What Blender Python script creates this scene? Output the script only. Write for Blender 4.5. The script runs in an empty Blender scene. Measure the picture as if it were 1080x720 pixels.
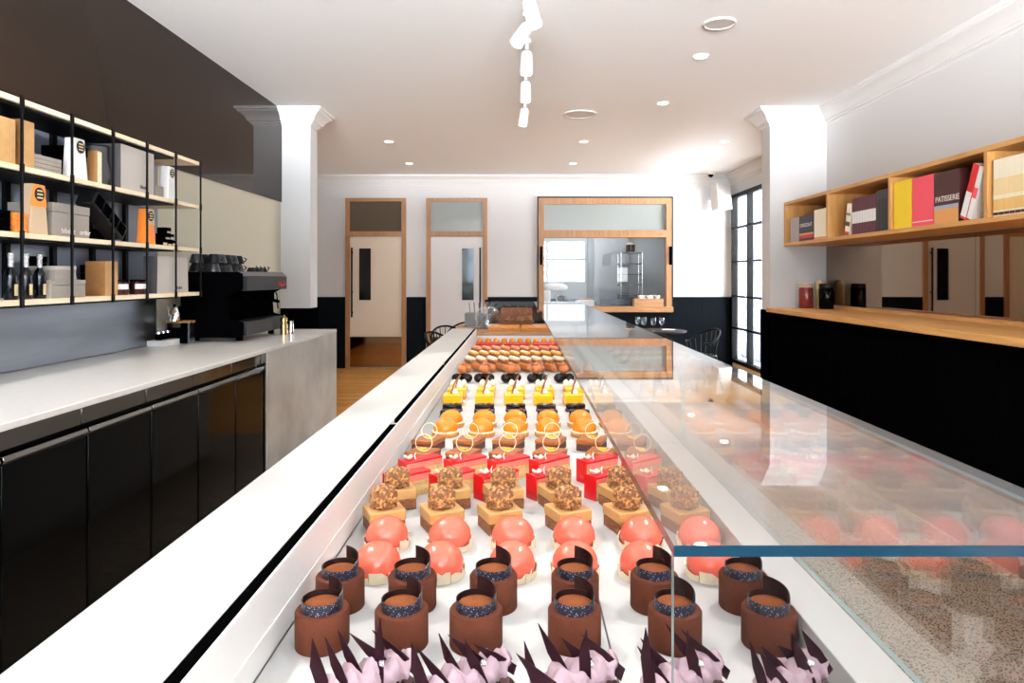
EXPOSURE = 0.65
import bpy, bmesh, math, random
from mathutils import Vector, Matrix, Euler
R = math.radians
PI = math.pi
rnd = random.Random(7)
sc = bpy.context.scene
col = sc.collection

# ------------------------------------------------------------------ colour / materials
def srgb(r, g, b):
    f = lambda c: (c/12.92 if c <= .04045 else ((c+.055)/1.055)**2.4)
    return (f(r/255), f(g/255), f(b/255), 1)

def nodes_of(m):
    m.use_nodes = True
    nt = m.node_tree
    return nt, nt.nodes, nt.links

def mat(name, c, rough=.5, metal=0, spec=.5, coat=0, emit=None, estr=0, var=0, vscale=40, bump=0, bscale=80, vdetail=4, stretch=None, sss=0, c2=None):
    """principled material with procedural colour variation and bump"""
    m = bpy.data.materials.new(name)
    nt, N, L = nodes_of(m)
    b = N['Principled BSDF']
    b.inputs['Base Color'].default_value = c
    b.inputs['Roughness'].default_value = rough
    b.inputs['Metallic'].default_value = metal
    b.inputs['Specular IOR Level'].default_value = spec
    b.inputs['Coat Weight'].default_value = coat
    b.inputs['Coat Roughness'].default_value = .05
    if sss:
        b.inputs['Subsurface Weight'].default_value = sss
        b.inputs['Subsurface Radius'].default_value = (.01, .005, .003)
        b.inputs['Subsurface Scale'].default_value = .5
    if emit:
        b.inputs['Emission Color'].default_value = emit
        b.inputs['Emission Strength'].default_value = estr
    if var or bump or c2:
        tc = N.new('ShaderNodeTexCoord'); mp = N.new('ShaderNodeMapping')
        L.new(tc.outputs['Object'], mp.inputs['Vector'])
        if stretch: mp.inputs['Scale'].default_value = stretch
        if var or c2:
            n = N.new('ShaderNodeTexNoise'); n.inputs['Scale'].default_value = vscale; n.inputs['Detail'].default_value = vdetail
            L.new(mp.outputs[0], n.inputs['Vector'])
            r = N.new('ShaderNodeValToRGB')
            r.color_ramp.elements[0].position = .3; r.color_ramp.elements[1].position = .7
            if c2:
                r.color_ramp.elements[0].color = c2; r.color_ramp.elements[1].color = c
            else:
                r.color_ramp.elements[0].color = tuple(x*(1-var) for x in c[:3])+(1,)
                r.color_ramp.elements[1].color = tuple(min(1, x*(1+var)) for x in c[:3])+(1,)
            L.new(n.outputs['Fac'], r.inputs[0]); L.new(r.outputs[0], b.inputs['Base Color'])
        if bump:
            n2 = N.new('ShaderNodeTexNoise'); n2.inputs['Scale'].default_value = bscale; n2.inputs['Detail'].default_value = 6
            L.new(mp.outputs[0], n2.inputs['Vector'])
            bp = N.new('ShaderNodeBump'); bp.inputs['Strength'].default_value = bump; bp.inputs['Distance'].default_value = .004
            L.new(n2.outputs['Fac'], bp.inputs['Height']); L.new(bp.outputs[0], b.inputs['Normal'])
    return m

def speckle(name, base, spots, scale, thr, rough=.5, lo=None):
    """voronoi dots of a second colour"""
    m = mat(name, base, rough)
    nt, N, L = nodes_of(m); b = N['Principled BSDF']
    tc = N.new('ShaderNodeTexCoord'); v = N.new('ShaderNodeTexVoronoi'); v.inputs['Scale'].default_value = scale
    L.new(tc.outputs['Object'], v.inputs['Vector'])
    r = N.new('ShaderNodeValToRGB'); r.color_ramp.elements[0].position = thr; r.color_ramp.elements[1].position = thr+.06
    r.color_ramp.elements[0].color = spots; r.color_ramp.elements[1].color = base
    L.new(v.outputs['Distance'], r.inputs[0])
    L.new(r.outputs[0], b.inputs['Base Color'])
    return m

def glass_mat(name, tint=(1, 1, 1, 1), ior=1.5):
    """thin pane: clear transmission plus the dielectric's own angle-dependent reflection on each face"""
    m = bpy.data.materials.new(name)
    nt, N, L = nodes_of(m)
    for n in list(N):
        if n.type == 'BSDF_PRINCIPLED': N.remove(n)
    out = [n for n in N if n.type == 'OUTPUT_MATERIAL'][0]
    g = N.new('ShaderNodeNewGeometry'); mx = N.new('ShaderNodeMix'); mx.data_type = 'FLOAT'
    mx.inputs[2].default_value = ior; mx.inputs[3].default_value = 1/ior
    L.new(g.outputs['Backfacing'], mx.inputs[0])
    f = N.new('ShaderNodeFresnel'); L.new(mx.outputs[0], f.inputs['IOR'])
    t = N.new('ShaderNodeBsdfTransparent'); t.inputs[0].default_value = tint
    gl = N.new('ShaderNodeBsdfGlossy'); gl.inputs['Roughness'].default_value = .0; gl.inputs['Color'].default_value = (1, 1, 1, 1)
    mix = N.new('ShaderNodeMixShader')
    L.new(f.outputs[0], mix.inputs[0]); L.new(t.outputs[0], mix.inputs[1]); L.new(gl.outputs[0], mix.inputs[2])
    L.new(mix.outputs[0], out.inputs[0])
    return m

def wood(name, a, b_, scale=1., rough=.45, axis='y', bump=.05):
    m = mat(name, a, rough)
    nt, N, L = nodes_of(m); b = N['Principled BSDF']
    tc = N.new('ShaderNodeTexCoord'); mp = N.new('ShaderNodeMapping')
    s = {'x': (1.2, 14, 14), 'y': (14, 1.2, 14), 'z': (14, 14, 1.2)}[axis]
    mp.inputs['Scale'].default_value = tuple(x*scale for x in s)
    L.new(tc.outputs['Object'], mp.inputs['Vector'])
    n = N.new('ShaderNodeTexNoise'); n.inputs['Scale'].default_value = 3; n.inputs['Detail'].default_value = 8; n.inputs['Distortion'].default_value = .6
    L.new(mp.outputs[0], n.inputs['Vector'])
    r = N.new('ShaderNodeValToRGB'); r.color_ramp.elements[0].position = .3; r.color_ramp.elements[1].position = .72
    r.color_ramp.elements[0].color = b_; r.color_ramp.elements[1].color = a
    L.new(n.outputs['Fac'], r.inputs[0]); L.new(r.outputs[0], b.inputs['Base Color'])
    bp = N.new('ShaderNodeBump'); bp.inputs['Strength'].default_value = bump; bp.inputs['Distance'].default_value = .002
    L.new(n.outputs['Fac'], bp.inputs['Height']); L.new(bp.outputs[0], b.inputs['Normal'])
    return m

def floor_boards(name):
    m = mat(name, srgb(205, 145, 75), .22)
    nt, N, L = nodes_of(m); b = N['Principled BSDF']
    tc = N.new('ShaderNodeTexCoord')
    br = N.new('ShaderNodeTexBrick'); br.inputs['Scale'].default_value = 1; br.inputs['Brick Width'].default_value = 1.4; br.inputs['Row Height'].default_value = .13
    br.inputs['Mortar Size'].default_value = .003; br.offset = .37
    br.inputs['Color1'].default_value = srgb(226, 166, 88); br.inputs['Color2'].default_value = srgb(206, 140, 66); br.inputs['Mortar'].default_value = srgb(120, 74, 34)
    L.new(tc.outputs['Object'], br.inputs['Vector'])
    mp = N.new('ShaderNodeMapping'); mp.inputs['Scale'].default_value = (2, 26, 1); L.new(tc.outputs['Object'], mp.inputs['Vector'])
    n = N.new('ShaderNodeTexNoise'); n.inputs['Scale'].default_value = 2; n.inputs['Detail'].default_value = 8
    L.new(mp.outputs[0], n.inputs['Vector'])
    mx = N.new('ShaderNodeMixRGB'); mx.blend_type = 'MULTIPLY'; mx.inputs[0].default_value = .55
    r = N.new('ShaderNodeValToRGB'); r.color_ramp.elements[0].color = (.45, .36, .3, 1); r.color_ramp.elements[1].color = (1, 1, 1, 1); r.color_ramp.elements[0].position = .3; r.color_ramp.elements[1].position = .65
    L.new(n.outputs['Fac'], r.inputs[0]); L.new(br.outputs['Color'], mx.inputs[1]); L.new(r.outputs[0], mx.inputs[2])
    L.new(mx.outputs[0], b.inputs['Base Color'])
    return m

def grooved(name, c, pitch=.1, axis=0, rough=.5, spec=.3):
    """vertical tongue-and-groove boarding"""
    m = mat(name, c, rough, spec=spec)
    nt, N, L = nodes_of(m); b = N['Principled BSDF']
    tc = N.new('ShaderNodeTexCoord'); sp = N.new('ShaderNodeSeparateXYZ'); L.new(tc.outputs['Object'], sp.inputs[0])
    d = N.new('ShaderNodeMath'); d.operation = 'DIVIDE'; d.inputs[1].default_value = pitch; L.new(sp.outputs[axis], d.inputs[0])
    f = N.new('ShaderNodeMath'); f.operation = 'FRACT'; L.new(d.outputs[0], f.inputs[0])
    g = N.new('ShaderNodeMath'); g.operation = 'GREATER_THAN'; g.inputs[1].default_value = .07; L.new(f.outputs[0], g.inputs[0])
    bp = N.new('ShaderNodeBump'); bp.inputs['Strength'].default_value = .8; bp.inputs['Distance'].default_value = .006
    L.new(g.outputs[0], bp.inputs['Height']); L.new(bp.outputs[0], b.inputs['Normal'])
    return m

# ------------------------------------------------------------------ mesh builder
class MB:
    def __init__(s): s.bm = bmesh.new()
    def _mi(s, faces, mi):
        for f in faces: f.material_index = mi
    def quad(s, pts, mi=0):
        f = s.bm.faces.new([s.bm.verts.new(p) for p in pts]); f.material_index = mi; return f
    def box(s, x0, x1, y0, y1, z0, z1, mi=0, M=None):
        co = [(x0,y0,z0),(x1,y0,z0),(x1,y1,z0),(x0,y1,z0),(x0,y0,z1),(x1,y0,z1),(x1,y1,z1),(x0,y1,z1)]
        v = [s.bm.verts.new(M @ Vector(c) if M else c) for c in co]
        fs = [s.bm.faces.new([v[i] for i in q]) for q in ((0,3,2,1),(4,5,6,7),(0,1,5,4),(1,2,6,5),(2,3,7,6),(3,0,4,7))]
        s._mi(fs, mi); return fs
    def prism(s, poly, h0, h1, axes='xy', mi=0, M=None):
        """extrude a 2-D polygon along the remaining axis"""
        def P(a, b, h):
            p = {'xy': (a, b, h), 'xz': (a, h, b), 'yz': (h, a, b)}[axes]
            return M @ Vector(p) if M else p
        A = [s.bm.verts.new(P(a, b, h0)) for a, b in poly]; B = [s.bm.verts.new(P(a, b, h1)) for a, b in poly]
        n = len(poly); fs = [s.bm.faces.new(A[::-1]), s.bm.faces.new(B)]
        for i in range(n): fs.append(s.bm.faces.new([A[i], A[(i+1) % n], B[(i+1) % n], B[i]]))
        s._mi(fs, mi); return fs
    def lathe(s, prof, seg=32, c=(0,0,0), mi=0, M=None, wob=None):
        """profile of (r, z) turned about z"""
        rings = []
        for (r, z) in prof:
            if r < 1e-6:
                p = Vector((c[0], c[1], c[2]+z)); rings.append([s.bm.verts.new(M @ p if M else p)])
            else:
                ring = []
                for i in range(seg):
                    a = 2*PI*i/seg; rr = r*(wob(a, z) if wob else 1)
                    p = Vector((c[0]+rr*math.cos(a), c[1]+rr*math.sin(a), c[2]+z)); ring.append(s.bm.verts.new(M @ p if M else p))
                rings.append(ring)
        fs = []
        for a, b in zip(rings, rings[1:]):
            for i in range(seg):
                j = (i+1) % seg
                if len(a) == 1 and len(b) == 1: continue
                if len(a) == 1: fs.append(s.bm.faces.new([a[0], b[j], b[i]]))
                elif len(b) == 1: fs.append(s.bm.faces.new([a[i], a[j], b[0]]))
                else: fs.append(s.bm.faces.new([a[i], a[j], b[j], b[i]]))
        if len(rings[0]) > 1: fs.append(s.bm.faces.new(rings[0][::-1]))
        if len(rings[-1]) > 1: fs.append(s.bm.faces.new(rings[-1]))
        s._mi(fs, mi); return fs
    def cyl(s, c, r, h, seg=24, mi=0, M=None):
        return s.lathe([(r, 0), (r, h)], seg, c, mi, M)
    def ball(s, c, r, seg=20, rings=12, sx=1, sy=1, sz=1, mi=0, M=None, wob=None):
        T = Matrix.Translation(c) @ Matrix.Diagonal((sx, sy, sz, 1))
        if M: T = M @ T
        prof = [(r*math.sin(PI*i/rings), -r*math.cos(PI*i/rings)) for i in range(rings+1)]
        prof[0] = (0, -r); prof[-1] = (0, r)
        return s.lathe(prof, seg, (0,0,0), mi, T, wob)
    def tube(s, pts, r, seg=8, mi=0, closed=False, flat=1):
        pts = [Vector(p) for p in pts]; n = len(pts)
        rr = r if isinstance(r, (list, tuple)) else [r]*n
        tang = []
        for i in range(n):
            a = pts[(i-1) % n] if closed or i > 0 else pts[i]; b = pts[(i+1) % n] if closed or i < n-1 else pts[i]
            t = (b-a); tang.append(t.normalized() if t.length > 1e-9 else Vector((0,0,1)))
        up = Vector((0,0,1)) if abs(tang[0].z) < .9 else Vector((1,0,0))
        u = (up - tang[0]*up.dot(tang[0])).normalized(); rings = []
        for i in range(n):
            u = (u - tang[i]*u.dot(tang[i]));
            u = u.normalized() if u.length > 1e-6 else Vector((1,0,0))
            w = tang[i].cross(u)
            rings.append([s.bm.verts.new(pts[i] + (u*math.cos(2*PI*k/seg)*flat + w*math.sin(2*PI*k/seg))*rr[i]) for k in range(seg)])
        fs = []
        for i in range(n if closed else n-1):
            a, b = rings[i], rings[(i+1) % n]
            for k in range(seg): fs.append(s.bm.faces.new([a[k], a[(k+1) % seg], b[(k+1) % seg], b[k]]))
        if not closed: fs += [s.bm.faces.new(rings[0][::-1]), s.bm.faces.new(rings[-1])]
        s._mi(fs, mi); return fs
    def build(s, name, mats, parent=None, loc=(0,0,0), rot=(0,0,0), bevel=0, bseg=2, smooth=True, ang=38, sub=0):
        bm = s.bm
        bmesh.ops.recalc_face_normals(bm, faces=bm.faces[:])
        if smooth:
            ca = R(ang)
            for f in bm.faces: f.smooth = True
            for e in bm.edges:
                if len(e.link_faces) == 2:
                    if e.calc_face_angle(0) > ca: e.smooth = False
        me = bpy.data.meshes.new(name); bm.to_mesh(me); bm.free()
        for m in (mats if isinstance(mats, (list, tuple)) else [mats]): me.materials.append(m)
        o = bpy.data.objects.new(name, me); col.objects.link(o)
        o.location = loc; o.rotation_euler = rot
        if parent: o.parent = parent
        if bevel:
            b = o.modifiers.new('bevel', 'BEVEL'); b.width = bevel; b.segments = bseg; b.limit_method = 'ANGLE'; b.angle_limit = R(40); b.harden_normals = False
        if sub:
            b = o.modifiers.new('sub', 'SUBSURF'); b.levels = sub; b.render_levels = sub
        return o

def tag(o, label=None, cat=None, group=None, kind=None):
    if label: o['label'] = label
    if cat: o['category'] = cat
    if group: o['group'] = group
    if kind: o['kind'] = kind
    return o

def thing(name, label, cat, loc=(0,0,0), rz=0, group=None):
    o = bpy.data.objects.new(name, None); col.objects.link(o); o.empty_display_size = .05
    o.location = loc; o.rotation_euler = (0,0,rz)
    return tag(o, label, cat, group)

def struct(name, mb, m, **k):
    return tag(mb.build(name, m, **k), kind='structure')

KIDS = {}
def kids(o):
    if o.name not in KIDS: KIDS[o.name] = [c for c in o.children]
    return KIDS[o.name]
def dup(root, loc, rz=0, label=None, group=None, parent=None, scale=None):
    r = root.copy(); col.objects.link(r); r.location = loc; r.rotation_euler = (0,0,rz)
    if label: r['label'] = label
    if group: r['group'] = group
    if scale: r.scale = (scale,)*3
    for ch in kids(root):
        c = ch.copy(); col.objects.link(c); c.parent = r
        for g in kids(ch):
            d = g.copy(); col.objects.link(d); d.parent = c
    return r

def lettering(text, size, m, parent, loc, rot, name='lettering', align='LEFT', ext=.0006):
    cu = bpy.data.curves.new(name, 'FONT'); cu.body = text; cu.size = size; cu.extrude = ext; cu.align_x = align
    cu.materials.append(m)
    tmp = bpy.data.objects.new('tmp_text', cu); col.objects.link(tmp)
    dg = bpy.context.evaluated_depsgraph_get(); dg.update()
    me = bpy.data.meshes.new_from_object(tmp.evaluated_get(dg)); bpy.data.objects.remove(tmp); bpy.data.curves.remove(cu)
    t = bpy.data.objects.new(name, me); col.objects.link(t); t.parent = parent; t.location = loc; t.rotation_euler = rot
    return t

ORD = ['first', 'second', 'third', 'fourth', 'fifth', 'sixth', 'seventh', 'eighth', 'ninth', 'tenth', 'eleventh', 'twelfth', 'thirteenth', 'fourteenth']

# ------------------------------------------------------------------ palette
M = {}
M['wall'] = mat('white_plaster', srgb(210, 209, 209), .7, bump=.03, bscale=200)
M['cream'] = mat('cream_plaster', srgb(205, 199, 178), .7, bump=.03, bscale=200)
M['ceil'] = mat('ceiling_paint', srgb(245, 246, 248), .8)
M['trim'] = mat('trim_paint', srgb(218, 217, 216), .5)
M['blackwall'] = grooved('black_boarding', (.0012, .0012, .0014, 1), .1, 1, .6, 0)
M['blackwallx'] = grooved('black_boarding_x', (.003, .0048, .007, 1), .1, 0, .55, .05)
M['bronze'] = mat('black_bronze_glass', (.022, .0135, .009, 1), .04, spec=.15)
M['mirror'] = mat('bronze_mirror', (.30, .215, .15, 1), .015, metal=1)
M['bluegrey'] = mat('blue_grey_lacquer', srgb(138, 144, 162), .18, spec=.4)
M['steel'] = mat('brushed_steel', (.2, .205, .225, 1), .38, metal=1, var=.25, vscale=6, stretch=(1, .15, 1))
M['chrome'] = mat('chrome', (.75, .75, .76, 1), .08, metal=1)
M['brass'] = mat('brass', (.62, .43, .2, 1), .25, metal=1)
M['bench'] = mat('white_stone', srgb(236, 232, 226), .22, var=.02, vscale=30)
M['ledge'] = mat('white_solid_surface', srgb(180, 177, 172), .45, spec=.3)
M['tray'] = mat('white_tray', srgb(172, 170, 167), .5, spec=.2)
M['casewhite'] = mat('white_lacquer', srgb(234, 231, 227), .45)
M['slot'] = mat('slot_shade_black', (.0008, .0008, .0008, 1), .6, spec=0)
M['rail'] = mat('grey_rail', srgb(205, 203, 198), .4)
M['concrete'] = mat('concrete', srgb(186, 180, 173), .35, var=.22, vscale=3.5, bump=.05, bscale=60)
M['blackgloss'] = mat('black_gloss', (.001, .001, .001, 1), .07, spec=.08)
M['blackmetal'] = mat('black_metal', (.0015, .0015, .0018, 1), .45, spec=.1)
M['black'] = mat('black_matte', (.0012, .0012, .0015, 1), .5, spec=.0)
M['charcoal'] = mat('charcoal', (.008, .008, .009, 1), .45, spec=.2)
M['greypanel'] = mat('grey_panel', (.013, .013, .015, 1), .4, spec=.25)
M['glass'] = glass_mat('clear_glass')
M['coated'] = glass_mat('coated_glass', ior=2.15)
M['nutlight'] = mat('nut_pale', srgb(186, 132, 72), .55, bump=.4, bscale=500)
M['nutdark'] = mat('nut_dark', srgb(112, 66, 32), .6, bump=.4, bscale=500)
M['edge'] = mat('glass_edge', (.004, .022, .04, 1), .15, spec=.4)
M['edgelite'] = mat('glass_edge_pale', (.18, .27, .27, 1), .15, spec=.6)
M['oak'] = wood('oak_y', srgb(226, 172, 104), srgb(198, 140, 76), .8, .4, 'y')
M['oakz'] = wood('oak_z', srgb(176, 128, 84), srgb(148, 102, 62), .8, .45, 'z')
M['oakx'] = wood('oak_x', srgb(182, 134, 90), srgb(152, 106, 66), .8, .45, 'x')
M['oakd'] = wood('oak_upright', srgb(226, 172, 104), srgb(198, 140, 76), .8, .4, 'z')
M['jarred'] = mat('berry_beads', srgb(120, 44, 36), .15, var=.5, vscale=90, spec=.4)
M['paleoak'] = wood('pale_ply', srgb(252, 234, 206), srgb(240, 216, 178), .8, .5, 'y')
M['floorwood'] = floor_boards('timber_floor')
M['terrazzo'] = mat('terrazzo', srgb(170, 160, 148), .22)
M['lamp'] = mat('lamp_lens', (1, .95, .88, 1), .5, emit=(1, .93, .84, 1), estr=9)
M['lampwhite'] = mat('lamp_body', srgb(245, 244, 242), .4)
M['cocoa'] = mat('cocoa_velvet', srgb(76, 37, 22), .9, spec=.15, var=.12, vscale=300, bump=.25, bscale=900)
M['cocoatop'] = mat('cocoa_dusting', srgb(108, 58, 31), .95, spec=.1, var=.2, vscale=350, bump=.3, bscale=900)
M['choc'] = mat('dark_chocolate', (.012, .004, .0035, 1), .32, spec=.25)
M['choccollar'] = speckle('dotted_transfer', (.006, .005, .012, 1), (.55, .55, .75, 1), 420, .2, .35)
M['shard'] = mat('chocolate_shard', (.012, .003, .005, 1), .5, spec=.05)
M['lilac'] = mat('lilac_cream', srgb(146, 120, 127), .6, sss=.05, var=.05, vscale=60)
M['silver'] = mat('silver_leaf', (.85, .85, .88, 1), .2, metal=1, bump=.6, bscale=400)
M['pink'] = mat('coral_glaze', srgb(208, 90, 70), .12, spec=.4, coat=.15)
M['petal'] = mat('white_chocolate', srgb(222, 206, 176), .45, var=.05, vscale=80)
M['caramel'] = mat('caramel_mousse', srgb(180, 132, 76), .45, var=.04, vscale=60)
M['crumb'] = mat('praline_crumb', srgb(120, 70, 36), .8, var=.45, vscale=260, bump=.8, bscale=300)
M['nut'] = mat('chopped_nut', srgb(150, 96, 50), .55, c2=srgb(80, 44, 20), vscale=170, bump=.5, bscale=500)
M['red'] = mat('red_glaze', srgb(196, 10, 20), .2, coat=.1)
M['pinkmousse'] = mat('pink_mousse', srgb(222, 120, 102), .5)
M['sponge'] = mat('pistachio_sponge', srgb(206, 178, 116), .8, var=.3, vscale=220, bump=.5, bscale=400)
M['blossom'] = mat('pale_blossom', srgb(250, 205, 190), .6, var=.06, vscale=150)
M['brownglaze'] = mat('milk_choc_glaze', srgb(142, 78, 34), .3, spec=.3, var=.2, vscale=50)
M['brownsponge'] = mat('dark_sponge', srgb(74, 38, 24), .8, var=.25, vscale=200, bump=.4, bscale=400)
M['whitechoc'] = mat('white_chocolate_ring', srgb(252, 232, 200), .4)
M['gold'] = mat('gold_jelly', srgb(250, 176, 40), .2)
M['orange'] = mat('orange_glaze', srgb(204, 118, 20), .1, spec=.4, coat=.1, var=.06, vscale=30)
M['biscuit'] = mat('biscuit', srgb(196, 130, 66), .8, var=.2, vscale=180, bump=.5, bscale=400)
M['darkglaze'] = mat('dark_mirror_glaze', (.008, .003, .0025, 1), .12, spec=.25)
M['yellow'] = mat('yellow_glaze', srgb(228, 170, 2), .25, coat=.1)
M['creamy'] = mat('vanilla_cream', srgb(226, 196, 146), .55, sss=.1)
M['stick'] = mat('chocolate_curl', srgb(120, 72, 50), .45)
M['choux'] = mat('choux_brown', srgb(170, 96, 46), .55, var=.2, vscale=100)
M['nutbrown'] = mat('caramelised_stripe', srgb(168, 92, 40), .45, var=.3, vscale=90)
M['eclairyellow'] = mat('eclair_lemon', srgb(224, 176, 66), .3)
M['eclairwhite'] = mat('eclair_white', srgb(232, 214, 186), .35)
M['eclairpink'] = mat('eclair_pink', srgb(228, 130, 122), .3)
M['whitecard'] = mat('white_card', srgb(240, 238, 236), .5)
M['greycard'] = mat('grey_card', srgb(150, 142, 134), .7, var=.04, vscale=50)
M['greycard2'] = mat('pale_grey_card', srgb(190, 182, 174), .7)
M['darkcard'] = mat('dark_grey_card', srgb(70, 68, 70), .6)
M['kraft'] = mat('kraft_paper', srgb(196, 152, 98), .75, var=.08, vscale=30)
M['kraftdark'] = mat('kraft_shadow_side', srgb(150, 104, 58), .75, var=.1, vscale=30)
M['orangecard'] = mat('orange_card', srgb(248, 140, 48), .55)
M['tan'] = mat('tan_card', srgb(206, 178, 146), .6)
M['navy'] = mat('navy_glass', (.0015, .003, .006, 1), .1, spec=.3)
M['label'] = mat('cream_label', srgb(222, 200, 150), .5)
M['jam'] = mat('berry_jam', (.05, .006, .006, 1), .15)
M['redmark'] = mat('red_mark', srgb(190, 30, 35), .4)
M['whiteink'] = mat('white_ink', srgb(235, 225, 215), .6)
M['darkink'] = mat('dark_ink', srgb(60, 55, 55), .6)
M['tile'] = mat('kitchen_tile', srgb(205, 212, 216), .25)
M['kgrey'] = mat('kitchen_grey', srgb(170, 178, 185), .4)
M['speaker'] = mat('white_plastic', srgb(225, 222, 219), .5)
M['grille'] = mat('grille_white', srgb(214, 211, 209), .6)
# ================================================================== ROOM SHELL
H = 1.5; CZ = 3.17
XL, XR = -2.38, 3.06           # front shop
XL2, XR2, YB = -3.5, 3.48, 11.33   # dining room behind the pillars
PY0, PY1 = 6.85, 7.08
FW = -5.5
M['terrazzo'] = speckle('terrazzo', srgb(150, 132, 112), srgb(62, 46, 34), 95, .34, .25)

b = MB(); b.box(-2.6, 3.12, FW-.1, 6.6, -.1, 0); f = struct('floor', b, M['terrazzo'], smooth=False)
b = MB(); b.box(-3.62, 3.5, 6.6, 11.45, -.1, 0); struct('floor_timber', b, M['floorwood'], smooth=False)
b = MB(); b.box(-3.7, 3.6, FW-.2, 13.9, CZ, CZ+.1); struct('ceiling', b, M['ceil'], smooth=False)
b = MB(); b.box(XL-.12, XL, FW-.1, PY1, 0, CZ); struct('wall_left', b, M['cream'], smooth=False)
b = MB(); b.box(XR, XR+.12, FW-.1, PY1, 0, CZ); struct('wall_right', b, M['wall'], smooth=False)
b = MB(); b.box(XL2-.1, XL2, 7.0, YB, 0, CZ); b.box(XL2-.1, XL, PY1-.12, PY1, 0, CZ); struct('wall_dining_left', b, M['wall'], smooth=False)
M['mat'] = mat('added_mat_black', (.012, .011, .010, 1), .95, spec=.0, var=.3, vscale=300, bump=.4, bscale=500)
b = MB(); b.box(-1.9, 2.4, FW+.3, -.5, .001, .014)  # unseen dark sheet, added to dim the floor's reflection in the case glass
tag(b.build('added_dark_mat', M['mat'], bevel=.003), 'unseen dark floor mat added behind the camera to cut glass reflections', 'mat')
# pillars
b = MB(); b.box(XL, -2.085, PY0, PY1, 0, CZ); struct('pillar_left', b, M['wall'], smooth=False)
b = MB(); b.box(2.495, XR, PY0, PY1, 0, CZ); struct('pillar_right', b, M['wall'], smooth=False)
# dining room right wall with the steel window
WY0, WY1, WZ0, WZ1 = 8.8, 11.2, .12, 2.83
b = MB()
b.box(XR, XR2+.1, PY1-.12, PY1, 0, CZ)
b.box(XR2, XR2+.1, PY1, WY0, 0, CZ); b.box(XR2, XR2+.1, WY1, YB+.12, 0, CZ)
b.box(XR2, XR2+.1, WY0, WY1, 0, WZ0); b.box(XR2, XR2+.1, WY0, WY1, WZ1, CZ)
struct('wall_dining_right', b, M['wall'], smooth=False)
# back wall with the servery opening
SX0, SX1, SZ0, SZ1 = .345, 2.47, .96, 2.76
b = MB()
b.box(XL2-.1, SX0, YB, YB+.12, 0, CZ); b.box(SX1, XR2+.1, YB, YB+.12, 0, CZ)
b.box(SX0, SX1, YB, YB+.12, 0, SZ0); b.box(SX0, SX1, YB, YB+.12, SZ1, CZ)
struct('wall_back', b, M['wall'], smooth=False)
# shopfront behind the camera
b = MB()
b.box(-2.6, -2.2, FW-.15, FW, 0, CZ); b.box(2.75, 3.12, FW-.15, FW, 0, CZ)
b.box(-2.2, 2.75, FW-.15, FW, 0, 1.25); b.box(-2.2, 2.75, FW-.15, FW, 2.95, CZ)  # sill shaped high to keep window glare out of the far glass
struct('wall_front', b, M['wall'], smooth=False)
b = MB()
for x in (-2.2, -.55, 1.1, 2.69): b.box(x, x+.06, FW-.12, FW-.04, 1.25, 2.95)
b.box(-2.2, 2.75, FW-.12, FW-.04, 2.2, 2.26); b.box(-2.2, 2.75, FW-.12, FW-.04, 1.25, 1.3)
struct('window_1', b, M['blackmetal'], smooth=False)

# ---- cornice running right wall > pillar > dining room > left pillar
def offset_path(path, d):
    out = []
    n = len(path)
    for i in range(n):
        ns = []
        for a, c in ((i-1, i), (i, i+1)):
            if 0 <= a and c < n:
                dx, dy = path[c][0]-path[a][0], path[c][1]-path[a][1]; l = math.hypot(dx, dy); ns.append((-dy/l, dx/l))
        if len(ns) == 1: nx, ny = ns[0]
        else:
            sx, sy = ns[0][0]+ns[1][0], ns[0][1]+ns[1][1]; k = 1+ns[0][0]*ns[1][0]+ns[0][1]*ns[1][1]
            nx, ny = sx/k, sy/k
        out.append((path[i][0]+nx*d, path[i][1]+ny*d))
    return out
def cornice(mb, path, prof, ztop):
    rows = []
    for (p, d) in prof:
        rows.append([mb.bm.verts.new((x, y, ztop-d)) for x, y in offset_path(path, p)])
    for r0, r1 in zip(rows, rows[1:]):
        for i in range(len(path)-1): mb.bm.faces.new([r0[i], r0[i+1], r1[i+1], r1[i]])
PROF = [(.0, .0), (.14, .0), (.14, .022), (.125, .026), (.118, .04), (.09, .058), (.065, .082), (.05, .112), (.046, .122), (.03, .126), (.026, .142), (.012, .148), (.01, .165), (0, .168)]
path = [(XR, FW), (XR, PY0), (2.495, PY0), (2.495, PY1), (XR2, PY1), (XR2, YB), (XL2, YB), (XL2, PY1), (-2.085, PY1), (-2.085, PY0), (XL, PY0)]
b = MB(); cornice(b, path, PROF, CZ); struct('trim_1', b, M['trim'], ang=30)

# ---- dark boarding (wainscot)
WT = 1.172
b = MB()
b.box(XL2, -2.866, YB-.02, YB, 0, WT); b.box(-1.861, -1.541, YB-.02, YB, 0, WT); b.box(-.526, .29, YB-.02, YB, 0, WT)
b.box(.29, 2.522, YB-.02, YB, 0, .92); b.box(2.522, XR2, YB-.02, YB, 0, WT)
struct('trim_2', b, M['blackwallx'], smooth=False)
b = MB()
b.box(XR2-.02, XR2, PY1, WY0-.04, 0, WT); b.box(XR2-.02, XR2, WY1+.03, YB, 0, WT)
b.box(XL2, XL2+.02, PY1, YB, 0, WT)
struct('trim_3', b, M['blackwall'], smooth=False)
b = MB()
b.box(XL, -2.07, PY0-.015, PY0, 0, 1.19); b.box(-2.085, -2.07, PY0, PY1, 0, 1.19)
struct('trim_4', b, M['black'], smooth=False)
b = MB()
b.box(2.48, 2.495, PY0-.015, PY1, 0, 1.17); b.box(2.48, XR, PY0-.015, PY0, 0, 1.17)
struct('trim_5', b, M['black'], smooth=False)

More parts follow.
